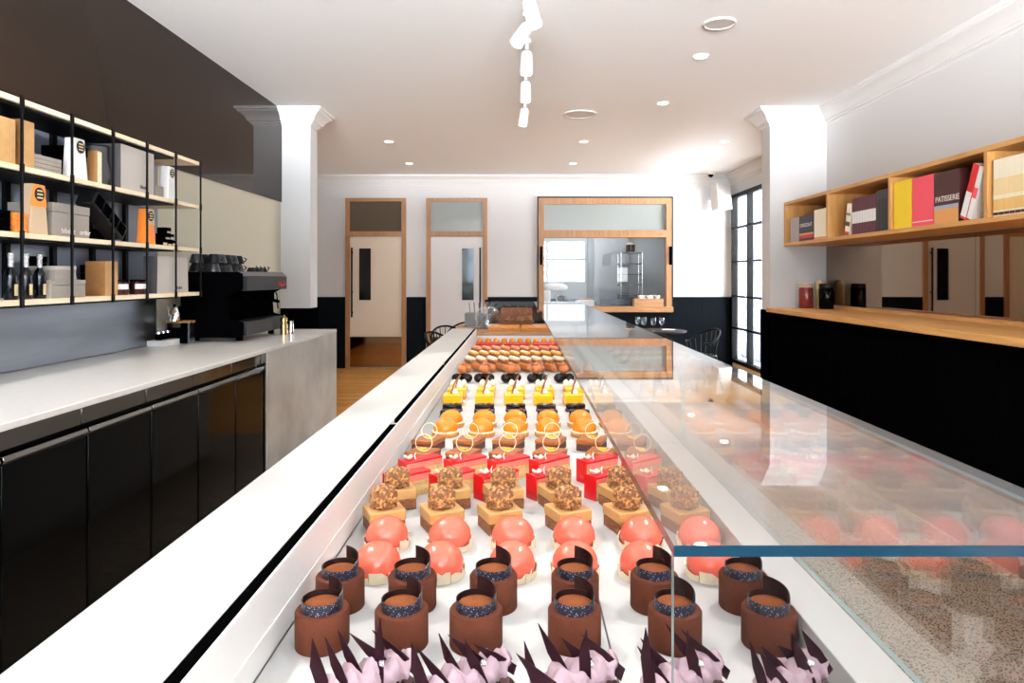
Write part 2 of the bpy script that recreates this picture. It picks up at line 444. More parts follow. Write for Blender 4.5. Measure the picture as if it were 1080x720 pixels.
# ---- steel window in the dining room
b = MB()
b.box(XR2-.03, XR2+.06, WY0, WY1, WZ0, WZ0+.06); b.box(XR2-.03, XR2+.06, WY0, WY1, WZ1-.06, WZ1)
ys = [WY0, WY0+.8, WY0+1.6, WY1-.05]
for y in ys: b.box(XR2-.03, XR2+.06, y, y+.05, WZ0, WZ1)
for z in (.68, 1.19, 1.745, 2.29): b.box(XR2-.02, XR2+.05, WY0, WY1, z-.015, z+.015)
w2 = struct('window_2', b, M['blackmetal'], smooth=False)
b = MB(); b.box(XR2+.02, XR2+.026, WY0, WY1, WZ0, WZ1); p = b.build('pane', M['glass'], w2, smooth=False)
b = MB(); b.box(XR2-.05, XR2-.03, 9.52, 9.6, 1.12, 1.16); b.tube([(XR2-.06, 10.46, 1.3), (XR2-.06, 10.46, 1.2), (XR2-.03, 10.46, 1.2)], .008)
b.build('handle', M['brass'], w2)
# outside the window: stand-in screen for bluish panes, ground stretched to hide low glow
M['outwall'] = mat('outside_boards', srgb(128, 132, 156), .8, var=.15, vscale=4, stretch=(1, 6, .3))
b = MB(); b.box(4.3, 4.45, 12.0, 14.6, 0, 2.9)
for k in range(14): b.box(4.26, 4.3, 12.02+.18*k, 12.02+.18*k+.15, 0, 2.85)
tag(b.build('bluish_screen', M['outwall'], smooth=False), 'blue-grey stand-in screen outside the dining room window for its bluish panes', 'screen')
b = MB(); b.box(3.72, 60, -4, 60, -.1, -.02); struct('ground_outside', b, M['concrete'], smooth=False)

# ---- doors in the back wall
def wall_door(n, x0, x1, handle_left, transom_mat, leaf_mat, slot_mat, slot_x):
    fw = .07; zt = 2.797; y = YB
    b = MB()
    b.box(x0, x0+fw, y-.05, y, 0, zt); b.box(x1-fw, x1, y-.05, y, 0, zt); b.box(x0+fw, x1-fw, y-.05, y, zt-fw*.8, zt); b.box(x0+fw, x1-fw, y-.05, y, 2.17, 2.25)
    d = struct('door_%d' % n, b, M['oakz'], smooth=False)
    b = MB(); b.box(x0+fw, x1-fw, y-.02, y-.005, 2.25, zt-fw*.8); b.build('transom_pane', transom_mat, d, smooth=False)
    b = MB(); b.box(x0+fw, x1-fw, y-.03, y-.004, .52, 2.16); b.build('leaf', leaf_mat, d, bevel=.003)
    b = MB(); b.box(x0+fw, x1-fw, y-.028, y-.004, .02, .515); b.build('kick_plate', M['kick'], d, bevel=.003)
    b = MB(); b.box(slot_x, slot_x+.19, y-.036, y-.03, 1.12, 1.97); b.build('vision_pane', slot_mat, d, smooth=False)
    hx = x0+.115 if handle_left else x1-.115
    b = MB(); b.box(hx-.012, hx+.012, y-.1, y-.076, .84, 1.98)
    for z in (.92, 1.25, 1.9): b.box(hx-.008, hx+.008, y-.08, y-.03, z-.012, z+.012)
    b.build('handle', M['black'], d, bevel=.003)
    return d
M['kick'] = mat('bronze_kick_plate', (.42, .26, .13, 1), .06, metal=1)
M['transom_dark'] = mat('smoked_pane', (.10, .075, .05, 1), .08)
M['transom_light'] = mat('frosted_pane', srgb(150, 155, 152), .1)
M['leaf'] = mat('door_leaf_paint', srgb(214, 198, 178), .35)
M['leaf2'] = mat('door_leaf_paint_grey', srgb(205, 200, 198), .3)
M['slotdark'] = mat('dark_pane', (.004, .004, .004, 1), .1)
M['slotlight'] = mat('mirror_pane', (.03, .033, .035, 1), .06, metal=1)
d1 = wall_door(1, -2.86, -1.868, True, M['transom_dark'], M['leaf'], M['slotdark'], -2.636)
d2 = wall_door(2, -1.532, -.532, False, M['transom_light'], M['leaf2'], M['slotlight'], -.946)

# ---- servery window
b = MB(); fy0 = YB-.05
b.box(.3125, .4, fy0, YB+.12, .96, 2.797); b.box(2.41, 2.5, fy0, YB+.12, .96, 2.797)
b.box(.4, 2.41, fy0, YB+.12, 2.70, 2.797); b.box(.4, 2.41, fy0, YB+.12, 2.15, 2.27)
w3 = struct('window_3', b, M['oakz'], smooth=False)
b = MB(); b.box(.2925, .3125, fy0-.005, YB, .96, 2.82); b.box(2.5, 2.52, fy0-.005, YB, .96, 2.82); b.box(.2925, 2.52, fy0-.005, YB, 2.797, 2.82)
b.build('shadow_trim', M['charcoal'], w3, smooth=False)
b = MB(); b.box(.4, 2.41, YB+.03, YB+.036, 2.27, 2.70); b.build('upper_pane', M['transom_light'], w3, smooth=False)
b = MB(); b.box(.4, 2.41, YB+.03, YB+.036, 1.02, 2.15); b.build('pane', M['glass'], w3, smooth=False)
b = MB(); b.box(.3125, 2.5, YB-.16, YB+.12, .93, 1.015); b.build('sill', M['oakx'], w3, bevel=.004)
for x in (.335, 2.455):
    b = MB(); b.box(x, x+.04, fy0-.03, fy0, 1.7, 2.0); b.build('hinge', M['black'], w3, smooth=False)

# ---- kitchen seen through it
b = MB(); b.box(-.6, 3.5, 13.7, 13.8, 0, CZ); b.box(-.7, -.6, YB+.12, 13.8, 0, CZ); b.box(3.4, 3.5, YB+.12, 13.8, 0, CZ); struct('wall_kitchen', b, M['tile'], smooth=False)
b = MB(); b.box(1.35, 2.15, 13.55, 13.7, 0, CZ); struct('wall_kitchen_pier', b, M['kgrey'], smooth=False)
b = MB(); b.box(-.7, 3.5, YB+.12, 13.8, -.1, 0); struct('floor_kitchen', b, M['concrete'], smooth=False)
t = thing('steel_bench', 'stainless steel kitchen bench behind the servery window', 'bench', (1.3, 12.3, 0))
b = MB(); b.box(-1.4, 1.2, -.35, .35, .94, .98); b.box(-1.4, 1.2, .33, .35, .98, 1.1); b.build('worktop', M['steel'], t, bevel=.004)
for x in (-1.3, 1.1):
    for y in (-.28, .28):
        b = MB(); b.box(x-.02, x+.02, y-.02, y+.02, 0, .94); b.build('leg', M['steel'], t, smooth=False)
t = thing('wire_rack', 'tall chrome shelving rack seen through the servery window', 'rack', (2.12, 13.2, 0))
for x in (-.2, .2):
    for y in (-.2, .2):
        b = MB(); b.cyl((x, y, 0), .014, 1.972, 10); b.build('post', M['chrome'], t)
for z in (.6, .95, 1.15, 1.35, 1.55, 1.75, 1.96):
    b = MB(); b.box(-.21, .21, -.21, .21, z-.012, z+.012); b.build('shelf', M['steel'], t, smooth=False)
t = thing('stock_pot', 'dark lidded pot standing on top of the chrome rack', 'pot', (2.12, 13.15, 1.9725))
b = MB(); b.lathe([(.0, 0), (.085, 0), (.09, .14), (.085, .145), (0, .145)], 24); b.build('pot_body', M['charcoal'], t)
b = MB(); b.lathe([(.092, .146), (.06, .17), (.015, .18), (.015, .205), (0, .205)], 24); b.build('lid', M['tan'], t)
for i, (x, z, w, h, mm, lab) in enumerate([(1.18, .9815, .24, .13, 'kraft', 'brown cardboard box on the kitchen bench behind the servery'), ]):
    b = MB(); b.box(-w/2, w/2, -.1, .1, 0, h); b.box(-w/2, w/2, -.012, .012, h, h+.002, 1)
    tag(b.build('carton', [M[mm], M['tan']], None, (x, 12.4, z), bevel=.003), lab, 'box')
b = MB(); b.box(-.16, .16, -.1, .1, 0, .1); b.box(-.165, .165, -.105, .105, .08, .115)
tag(b.build('storage_tub', M['whitecard'], None, (1.14, 12.06, .9815), bevel=.006), 'low white tub in front of the brown carton in the kitchen', 'tub')
t = thing('stand_mixer', 'white stand mixer on the kitchen bench behind the glass', 'mixer', (.62, 12.1, .9815))
b = MB(); b.box(-.2, .2, -.12, .12, 0, .05); b.box(-.2, -.08, -.09, .09, .05, .28); b.build('body', M['whitecard'], t, bevel=.02, bseg=3)
b = MB(); b.ball((0, 0, .33), .1, sx=2.3, sy=.95, sz=.85); b.build('motor_head', M['whitecard'], t)
b = MB(); b.lathe([(.0, .052), (.06, .052), (.1, .12), (.11, .19), (.105, .19), (.095, .12), (0, .07)], 24, (.1, 0, 0)); b.build('bowl', M['chrome'], t)
for i, (x, y, r, h, mm, lab) in enumerate([(2.0, 12.15, .05, .16, 'charcoal', 'dark tall canister on the kitchen bench under the rack'), (2.12, 12.2, .035, .22, 'steel', 'steel canister on the kitchen bench near the window edge')]):
    b = MB(); b.lathe([(0, 0), (r, 0), (r, h*.8), (r*.6, h*.88), (r*.6, h), (0, h)], 20)
    tag(b.build('canister', M[mm], None, (x, y, .9815)), lab, 'canister')
t = thing('serving_board', 'wooden serving box on the servery sill', 'board', (2.1, YB-.06, 1.0155))
b = MB(); b.box(-.24, .24, -.1, .08, 0, .13); b.build('box', M['oakx'], t, bevel=.004)
b = MB(); b.box(-.2, .2, -.07, .05, .13, .132); b.build('inlay', M['kraft'], t, smooth=False)
for i in range(5):
    b = MB(); b.lathe([(0, 0), (.03, 0), (.045, .05), (.042, .05), (.028, .006), (0, .006)], 20)
    tag(b.build('white_cup', M['whitecard'], None, (1.97+.07*i, YB-.1+.05*(i % 2), 1.148)), 'small white cup %s along the wooden box on the servery sill' % ORD[i], 'cup', 'cups on the servery box')

# ---- lamps
def downlight(x, y, label, power):
    t = thing('ceiling_downlight', label, 'ceiling light', (x, y, CZ), 0, 'recessed ceiling downlights')
    b = MB(); b.lathe([(.062, 0), (.062, -.006), (.05, -.008), (.048, 0)], 28); b.build('trim_ring', M['lampwhite'], t)
    b = MB(); b.lathe([(0, -.004), (.047, -.004), (.047, -.001), (0, -.001)], 24); b.build('lens', M['lamp'], t)
    l = bpy.data.lights.new('downlight_beam', 'SPOT'); l.energy = power; l.spot_size = R(125); l.spot_blend = .7; l.shadow_soft_size = .035; l.color = (1, .975, .945)
    o = bpy.data.objects.new('downlight_beam', l); col.objects.link(o); o.location = (0, 0, -.02); o.parent = t
PDL = 24; PCASE = 112; GLOW = 160; SKY = 10; PTRACK = 15
DL = [(1.37, 5.2, 'above the right end of the track, nearest the camera'), (1.375, 6.6, 'second in the row running towards the right pillar'),
      (-1.61, 8.47, 'over the dining room left side, nearer row'), (.79, 8.47, 'over the dining room centre, nearer row'), (2.52, 8.47, 'beside the right pillar, nearer dining row'),
      (-1.62, 10.1, 'near the back wall above the first door'), (.785, 10.1, 'near the back wall above the servery window'), (2.525, 10.1, 'near the back wall beside the wall speaker')]
for x, y, s in DL: downlight(x, y, 'round recessed downlight ' + s, PDL*(1.5 if y > 8 else 1))
for x, y, s in [(1.31, 3.8, 'over the right side of the case'), (1.31, 2.4, 'right of the case middle'), (1.31, -.6, 'near the shopfront, right side'), (-1.25, -.6, 'near the shopfront, left side'), (-1.75, 1.7, 'added unseen to brighten the back counter near end'), (-1.75, 2.9, 'added unseen to brighten the back counter middle')]:
    downlight(x, y, 'round recessed downlight in the shop ceiling ' + s, PDL*(1.3 if x < -1.5 else 1))  # both lamps over the back counter are added out of view to lighten it
# narrow display downlights over the case, ahead of and above the camera
for k in range(4):
    for sx in (-1, 1):
        y = 1.9+.72*k
        t = thing('display_downlight', 'narrow beam downlight over the %s side of the case, %s from the shopfront' % ('staff' if sx < 0 else 'customer', ORD[k]), 'ceiling light', (.02+sx*1.15, y, CZ), 0, 'display downlights over the case')
        b = MB(); b.lathe([(.05, 0), (.05, -.006), (.038, -.008), (.036, 0)], 28); b.build('trim_ring', M['lampwhite'], t)
        b = MB(); b.lathe([(0, -.004), (.0355, -.004), (.0355, -.001), (0, -.001)], 24); b.build('lens', M['lamp'], t)
        l = bpy.data.lights.new('display_beam', 'SPOT'); l.energy = PCASE; l.spot_size = R(21); l.spot_blend = .7; l.shadow_soft_size = .012; l.color = (1, .965, .92)
        o = bpy.data.objects.new('display_beam', l); col.objects.link(o); o.location = (0, 0, -.02); o.parent = t
        o.rotation_euler = Vector((-sx*.97, -1.1, -2.1)).to_track_quat('-Z', 'Y').to_euler()
for x, y, r, s in [(1.315, 4.52, .105, 'nearest, right of the spotlight track'), (.62, 7.04, .17, 'farther, beyond the end of the spotlight track')]:
    t = thing('ceiling_speaker', 'flat round white ceiling speaker ' + s, 'speaker', (x, y, CZ), 0)
    b = MB(); b.lathe([(r, 0), (r, -.008), (r*.9, -.012), (r*.88, -.008), (r*.88, 0)], 40); b.build('bezel', M['speaker'], t)
    b = MB(); b.lathe([(0, -.009), (r*.87, -.008), (r*.87, -.002), (0, -.002)], 40); b.build('grille', M['grille'], t)
# spotlight track
t = thing('light_track', 'slim white ceiling track carrying the spotlights', 'track', (.05, 0, 0))
b = MB(); b.box(-.015, .02, 1.6, 6.75, CZ-.022, CZ); b.build('channel', M['lampwhite'], t, bevel=.002)
b = MB(); b.box(-.018, .023, 6.75, 6.77, CZ-.026, CZ); b.build('end_cap', M['lampwhite'], t, smooth=False)
TR = [(3.9, (.25, -.2), 'first from the camera, partly cut by the frame'), (4.29, (-.55, -.5), 'second from the camera, swung to the left'), (4.78, (-.02, -.02), 'third from the camera, hanging straight down'),
      (5.52, (-.02, -.02), 'fourth from the camera, hanging straight down'), (6.4, (-.14, -.1), 'last and farthest on the track, slightly tilted')]
for i, (y, (tx, ty), s) in enumerate(TR):
    t = thing('track_spotlight', 'white cylinder track spotlight, ' + s, 'spotlight', (.05, y, CZ-.022), 0, 'spotlights on the ceiling track')
    b = MB(); b.lathe([(.03, 0), (.03, -.022), (.012, -.026), (.012, -.07), (0, -.07)], 20); b.build('mount', M['lampwhite'], t)
    b = MB(); b.cyl((0, 0, -.082), .009, .014, 12); b.build('pivot', M['charcoal'], t)
    d = Vector((tx, ty, -1)).normalized(); q = d.to_track_quat('-Z', 'Y').to_euler()
    c0 = Vector((0, 0, -.085))
    b = MB(); b.lathe([(0, 0), (.032, 0), (.04, -.012), (.044, -.15), (.044, -.158), (.036, -.158), (.036, -.15), (0, -.15)][::1], 28)
    hd = b.build('head', M['lampwhite'], t, loc=c0, rot=q)
    b = MB(); b.lathe([(0, -.1515), (.035, -.1515), (.035, -.154), (0, -.154)], 24); b.build('lens', M['lamp'], hd)
    l = bpy.data.lights.new('spot_beam', 'SPOT'); l.energy = PTRACK; l.spot_size = R(75); l.spot_blend = .5; l.shadow_soft_size = .03; l.color = (1, .93, .84)
    o = bpy.data.objects.new('spot_beam', l); col.objects.link(o); o.location = c0 + d*.165; o.rotation_euler = q; o.parent = t
# kitchen lamp
t = thing('kitchen_panel_light', 'square ceiling light panel in the kitchen', 'ceiling light', (1.2, 12.5, CZ))
b = MB(); b.box(-.62, .62, -.32, .32, -.02, 0); b.build('frame', M['lampwhite'], t, smooth=False)
b = MB(); b.box(-.6, .6, -.3, .3, -.022, -.02); b.build('diffuser', mat('panel_diffuser', (1, 1, 1, 1), .5, emit=(.95, .98, 1, 1), estr=4), t, smooth=False)
l = bpy.data.lights.new('kitchen_light', 'AREA'); l.shape = 'RECTANGLE'; l.size = 1.2; l.size_y = .6; l.energy = 12
o = bpy.data.objects.new('kitchen_light', l); col.objects.link(o); o.location = (0, 0, -.03); o.parent = t

# wall speaker and camera in the dining corner
t = thing('wall_speaker', 'white box loudspeaker on a bracket high in the dining corner', 'speaker', (3.22, 11.08, 2.78), R(25))
b = MB(); b.prism([(-.14, -.12), (.14, -.12), (.1, .1), (-.1, .1)], -.21, .21, 'xy'); b.build('cabinet', M['speaker'], t, bevel=.012, bseg=3, rot=(R(-8), 0, 0))
b = MB(); b.box(-.115, .115, -.127, -.12, -.185, .185); b.build('grille', M['grille'], t, bevel=.002, rot=(R(-8), 0, 0))
b = MB(); b.box(-.03, .03, .1, .24, -.02, .02); b.build('bracket', M['speaker'], t, bevel=.003)
t = thing('security_camera', 'small dome security camera above the wall speaker', 'camera', (3.06, 11.0, CZ))
b = MB(); b.lathe([(0, 0), (.055, 0), (.055, -.03), (.05, -.034), (0, -.034)], 24); b.build('base', M['speaker'], t)
b = MB(); b.ball((0, 0, -.036), .042, 20, 12); b.build('dome', M['blackgloss'], t)

# ================================================================== DAYLIGHT AND ADDED GLOW
w = bpy.data.worlds.new('daylight'); sc.world = w
nt, N, L = nodes_of(w)
bg = N['Background']; bg.inputs[1].default_value = 1
tc = N.new('ShaderNodeTexCoord'); sp = N.new('ShaderNodeSeparateXYZ'); L.new(tc.outputs['Generated'], sp.inputs[0])
rp = N.new('ShaderNodeValToRGB'); mr = N.new('ShaderNodeMapRange'); mr.inputs[1].default_value = -.12; mr.inputs[2].default_value = -.01
L.new(sp.outputs[2], mr.inputs[0]); L.new(mr.outputs[0], rp.inputs[0])
rp.color_ramp.elements[0].color = (GLOW*.92, GLOW*.96, GLOW*1.0, 1)      # added glow below the horizon that brightens the ceiling
rp.color_ramp.elements[1].color = (SKY*.80, SKY*.91, SKY*1.0, 1)         # sky, kept dimmer than the glow
L.new(rp.outputs[0], bg.inputs[0])
def portal(loc, rot, sx, sy):
    l = bpy.data.lights.new('window_portal', 'AREA'); l.shape = 'RECTANGLE'; l.size = sx; l.size_y = sy
    l.cycles.is_portal = True
    o = bpy.data.objects.new('window_portal', l); col.objects.link(o); o.location = loc; o.rotation_euler = rot
portal((.275, FW, 2.1), (R(90), 0, 0), 4.95, 1.7)      # faces +Y? (area lights shine along -Z)
portal((XR2-.05, (WY0+WY1)/2, 1.47), (0, R(90), 0), 2.7, 2.4)
# ================================================================== LEFT SIDE
# dark bronze glass over the upper wall
b = MB(); b.box(XL, XL+.012, -5.4, PY0-.001, 2.245, CZ-.001)
tag(b.build('bronze_wall_glass', M['bronze'], smooth=False), 'dark bronze glass sheet covering the upper left wall to the ceiling', 'wall panel')
# blue-grey panel in place of a mirror behind the shelves, steel splashback
b = MB(); b.box(XL, XL+.008, -.2, 4.505, 1.375, 2.243)
tag(b.build('shelf_back_panel', M['bluegrey'], smooth=False), 'blue grey glossy panel on the wall behind the black metal shelves', 'wall panel')
CTZ = 1.06
b = MB(); b.box(XL+.001, XL+.02, .6, 4.47, CTZ+.001, 1.37)
tag(b.build('steel_splashback', M['steel'], bevel=.003), 'brushed steel splashback standing on the white back counter', 'splashback')
# back counter
CF = -1.548
t = thing('back_counter', 'long white stone back counter with a grey concrete end front', 'counter', (0, 0, 0))
b = MB(); b.box(XL+.001, CF, 0.6, 5.82, CTZ-.024, CTZ); b.build('worktop', M['bench'], t, bevel=.003)
b = MB(); b.box(CF-.05, CF-.002, 4.225, 5.82, 0, CTZ-.0245); b.box(XL+.001, CF-.05, 5.79, 5.82, 0, CTZ-.0245); b.build('concrete_front', M['concrete'], t, smooth=False)
b = MB(); b.box(CF-.06, CF-.006, 4.205, 4.223, 0, CTZ-.0245); b.build('edge_trim', M['chrome'], t, smooth=False)
b = MB(); b.box(XL+.001, CF-.08, .6, 4.2, 0, .09); b.build('plinth', M['black'], t, smooth=False)
# under-counter fridges
M['fridgestrip'] = mat('dark_steel_strip', (.2, .19, .18, 1), .16, metal=1)
ys = [.80, 1.22, 1.64, 2.072, 2.49, 2.92, 3.345, 3.785, 4.2]
FR = ['nearest the frame edge', 'second', 'third', 'fourth', 'fifth']
for i in range(len(ys)-1):
    y0, y1 = ys[i]+.002, ys[i+1]-.002
    pos = {3: 'nearest to the camera at the frame edge', 4: 'second from the frame edge', 5: 'middle one of the row in view', 6: 'second from the concrete end front', 7: 'beside the concrete end front'}.get(i, '%s from the shopfront end of the counter' % ORD[i])
    t = thing('undercounter_fridge', 'glossy black under-counter fridge, ' + pos, 'fridge', (CF-.02, y0, 0), 0, 'black fridges under the back counter')
    b = MB(); b.box(-.78, -.045, 0.001, y1-y0, .091, CTZ-.026); b.build('body', M['blackmetal'], t, smooth=False)
    b = MB(); b.box(-.045, -.018, 0, y1-y0, .965, CTZ-.03); b.build('control_strip', M['fridgestrip'], t, bevel=.003)
    b = MB(); b.box(-.045, 0.004, .004, y1-y0-.004, .1, .93)
    d = b.build('door', M['blackgloss'], t, bevel=.004)
    b = MB(); b.prism([(-.03, .932), (.006, .932), (.012, .94), (.006, .955), (-.03, .955)], .004, y1-y0-.004, 'xz'); b.build('handle', M['fridgestrip'], d, bevel=.002)
# ---- shelf unit
XF = -2.06
GY = lambda y: 725*2.085/(548-(556-725*2.175/y))
PST = [2.842 + .3185*k for k in range(-5, 6)]
ZB = [1.404, 1.684, 1.961, 2.239]
t = thing('metal_shelving', 'black steel and pale timber shelving above the back counter', 'shelving', (0, 0, 0))
for y in PST:
    b = MB(); b.box(XF-.001, XF+.006, y-.006, y+.006, ZB[0]-.03, ZB[3]+.012)
    for z in ZB: b.box(XF-.001, XF+.008, y-.009, y+.009, z-.032, z+.008)
    b.build('front_post', M['blackmetal'], t, smooth=False)
    if y < 4.3:
        b = MB(); b.box(XL+.009, XL+.03, y-.015, y+.015, ZB[0]-.03, ZB[3]); b.build('rear_post', M['blackmetal'], t, smooth=False)
for z in ZB:
    b = MB(); b.box(XL+.031, XF-.0015, PST[0], PST[-1]-.01, z-.022, z); b.build('shelf_board', M['paleoak'], t, smooth=False)
    b = MB(); b.box(XL+.06, XF-.02, PST[0], PST[-1]-.3, z-.032, z-.0225); b.build('shelf_tray', M['blackmetal'], t, smooth=False)

def sbox(name, y0, y1, z, h, d, mm, label, cat, x=None, group=None, lid=True, m2=None, rz=0):
    """a box with a lid line on the shelf (front face towards the room)"""
    y0, y1 = GY(y0), GY(y1); xf = (XF-.025) if x is None else x
    t = thing(name, label, cat, (xf-d/2, (y0+y1)/2, z+.0005), rz, group)
    w = y1-y0
    b = MB(); b.box(-d/2, d/2, -w/2, w/2, 0, h*(.72 if lid else 1)); b.build('box_base', M[mm], t, bevel=.002)
    if lid:
        b = MB(); b.box(-d/2-.0015, d/2+.0015, -w/2-.0015, w/2+.0015, h*.73, h); b.build('lid', M[m2 or mm], t, bevel=.002)
    return t
def gift_bag(y0, y1, z, h, d, mm, label, side, x=None, text=None, taper=.0, cat='bag', name='gift_bag'):
    y0, y1 = GY(y0), GY(y1); xf = (XF-.02) if x is None else x
    t = thing(name, label, cat, (xf-d/2, (y0+y1)/2, z+.0005))
    w = y1-y0; b = MB()
    v = [(-d/2, -w/2, 0), (d/2, -w/2, 0), (d/2, w/2, 0), (-d/2, w/2, 0)]
    k = 1-taper
    u = [(-d/2, -w/2*k, h), (d/2, -w/2*k, h), (d/2, w/2*k, h), (-d/2, w/2*k, h)]
    b.quad(v[::-1], 1)
    for i in range(4):
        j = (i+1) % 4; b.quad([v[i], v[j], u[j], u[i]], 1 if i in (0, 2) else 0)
    iu = [(p[0]*.97, p[1]*.97, p[2]) for p in u]; il = [(p[0]*.95, p[1]*.95, h*.4) for p in u]
    for i in range(4):
        j = (i+1) % 4; b.quad([u[i], u[j], iu[j], iu[i]], 0); b.quad([iu[i], iu[j], il[j], il[i]], 1)
    b.quad(il, 1)
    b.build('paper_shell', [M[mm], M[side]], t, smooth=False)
    if text:
        lettering(text, .03, M['darkink'], t, (d/2+.001, w*.06, h*.1), (R(90), 0, R(90)))
    return t
def tag_card(y, z, h, w, mm, disc, label, mm2=None, lean=.1, x=None):
    """tapered sachet-like pack with a round emblem, leaning back on the shelf"""
    y = GY(y)+.05; xf = (XF-.03) if x is None else x
    t = thing('tapered_pack', label, 'packet', (xf, y, z+.0005))
    b = MB(); b.prism([(-w/2, 0), (w/2, 0), (w*.27, h), (-w*.35, h)], -.05, 0, 'yz'); b.build('pack_body', M[mm], t, bevel=.003)
    if mm2:
        b = MB(); b.prism([(-w*.47, h*.55), (w*.37, h*.55), (w*.28, h*.99), (-w*.35, h*.99)], .0005, .002, 'yz'); b.build('colour_band', M[mm2], t, smooth=False)
    Tm = Matrix.Translation((.002, -w*.02, h*.8)) @ Matrix.Rotation(R(90), 4, 'Y')
    b = MB(); b.lathe([(0, 0), (w*.26, 0), (w*.26, .0015), (0, .0015)], 28, M=Tm); b.build('round_emblem', M[disc], t)
    b = MB()
    for k in (-.07, .0, .07): b.box(.0036, .0042, -w*.16, w*.14, h*(.8+k)-.003, h*(.8+k)+.003)
    b.build('emblem_lines', M['label'], t, smooth=False)
    return t
G = lambda px, s=0: 725*2.175/(556-px)      # depth of a point on the goods' front plane from its picture column
ZA, ZM, ZC = ZB[2], ZB[1], ZB[0]
# top level
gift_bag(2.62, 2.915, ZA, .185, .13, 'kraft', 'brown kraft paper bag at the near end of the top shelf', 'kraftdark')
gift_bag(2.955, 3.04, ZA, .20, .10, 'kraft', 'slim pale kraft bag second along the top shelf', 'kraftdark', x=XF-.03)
for k in range(4):
    sbox('flat_box', 3.05, 3.235, ZA+.0185*k, .018, .2, 'greycard', 'flat grey box, %s from the bottom beside the kraft bags' % ORD[k], 'box', group='flat grey boxes on the top shelf', lid=False, x=XF-.04)
tag_card(3.305, ZA, .195, .115, 'whitecard', 'charcoal', 'white tapered pack with black round emblem on the top shelf')
sbox('black_box', 3.375, 3.47, ZA, .17, .16, 'black', 'tall black box behind the white tapered pack on the top shelf', 'box', x=XF-.07)
b = MB(); b.prism([(-.02, 0), (.02, 0), (.008, .165), (-.016, .165)], -.12, 0, 'yz', 1); b.box(.0005, .002, -.017, .014, .0, .16, 0)
tag(b.build('slim_packet', [M['paleoak'], M['kraftdark']], None, (XF-.03, GY(3.505), ZA+.0005), smooth=False), 'slim brown and cream packet between black box and dark vase on the top shelf', 'packet')
t = thing('dark_vase', 'dark grey rounded paper vessel on the top shelf beside the striped bag', 'vase', (XF-.1, GY(3.59), ZA+.0005))
b = MB(); b.lathe([(0, 0), (.045, 0), (.064, .045), (.06, .09), (.05, .14), (.052, .2), (.05, .2), (.047, .14), (0, .13)], 24); b.build('vessel', M['darkcard'], t)
b = MB(); b.lathe([(.052, .2), (.056, .204), (.056, .21), (.05, .21), (.05, .2)], 24); b.build('rim', M['charcoal'], t)
gift_bag(3.67, 3.995, ZA, .235, .15, 'greycard2', 'large pale grey striped gift bag on the top shelf', 'darkcard', text='bibelot')
for k in range(4):
    sbox('flat_box', 4.02, 4.115, ZA+.0165*k, .016, .16, 'greycard', 'small flat grey box, %s from the bottom at the top shelf far end' % ORD[k], 'box', group='small grey boxes at the end of the top shelf', lid=False)
tag_card(4.17, ZA, .2, .1, 'whitecard', 'charcoal', 'narrow white tapered pack at the far end of the top shelf')
# middle level
for k in range(5):
    sbox('flat_box', 2.66, 2.895, ZM+.0175*k, .017, .2, 'black', 'flat black box, %s from the bottom of its stack, middle shelf' % ORD[k], 'box', group='flat black boxes on the middle shelf', lid=False)
for k in range(5):
    sbox('flat_box', 2.915, 2.985, ZM+.0165*k, .016, .17, 'orangecard', 'small orange box, %s from the bottom of its stack, middle shelf' % ORD[k], 'box', group='orange boxes on the middle shelf', lid=False, x=XF-.02)
tag_card(3.0, ZM, .215, .115, 'tan', 'charcoal', 'tan and orange tapered pack with round black emblem on the middle shelf', 'orangecard', x=XF-.015)
t = sbox('lettered_box', 3.15, 3.415, ZM, .15, .2, 'greycard', 'wide grey box with white lettering on the middle shelf', 'box', m2='greycard')
lettering('bibelot', .035, M['whiteink'], t, (.1022, -.075, .016), (R(90), 0, R(90)))
lettering('order', .035, M['whiteink'], t, (.1022, .055, .016), (R(90), 0, R(90)))
t = thing('moulded_carton', 'black moulded carton leaning diagonally on the middle shelf', 'carton', (XF-.1, GY(3.6), ZM+.001))
Mr = Matrix.Translation((.03, .0, .126)) @ Matrix.Rotation(R(-33), 4, 'X')
b = MB(); b.box(-.05, .04, -.155, .155, -.04, .04, 0, Mr); b.build('tray_body', M['charcoal'], t, bevel=.006)
for k in range(4):
    b = MB(); b.box(.041, .047, -.145+.074*k, -.085+.074*k, -.028, .028, 0, Mr); b.build('embossed_square', M['black'], t, bevel=.004)
sbox('black_box', 3.44, 3.52, ZM, .14, .14, 'black', 'black box under the leaning carton, nearer side, on the middle shelf', 'box', x=XF-.17)
sbox('black_box', 3.62, 3.83, ZM, .07, .12, 'black', 'low black box under the leaning carton, farther side, on the middle shelf', 'box', x=XF-.17)
tag_card(3.93, ZM, .2, .11, 'orangecard', 'charcoal', 'small orange tapered pack with black emblem on the middle shelf', 'tan')
for k, (dy, dz) in enumerate([(0, 0), (.055, 0), (.11, 0), (.028, .037), (.083, .037), (.045, .074)]):
    t = thing('label_box', 'tiny black box with pale label, %s in the pyramid' % ['near one of the bottom row', 'middle one of the bottom row', 'far one of the bottom row', 'near one of the second row', 'far one of the second row', 'topmost'][k], 'box', (XF-.05, GY(4.09)+.05+dy, ZM+dz+.0005), 0, 'tiny black boxes in a pyramid')
    b = MB(); b.box(-.04, .02, -.026, .026, 0, .036); b.build('box_body', M['black'], t, bevel=.002)
    b = MB(); b.box(.0202, .021, -.022, .022, .003, .013 if k % 2 else .018); b.build('label', M['label' if k < 3 else 'greycard2'], t, smooth=False)
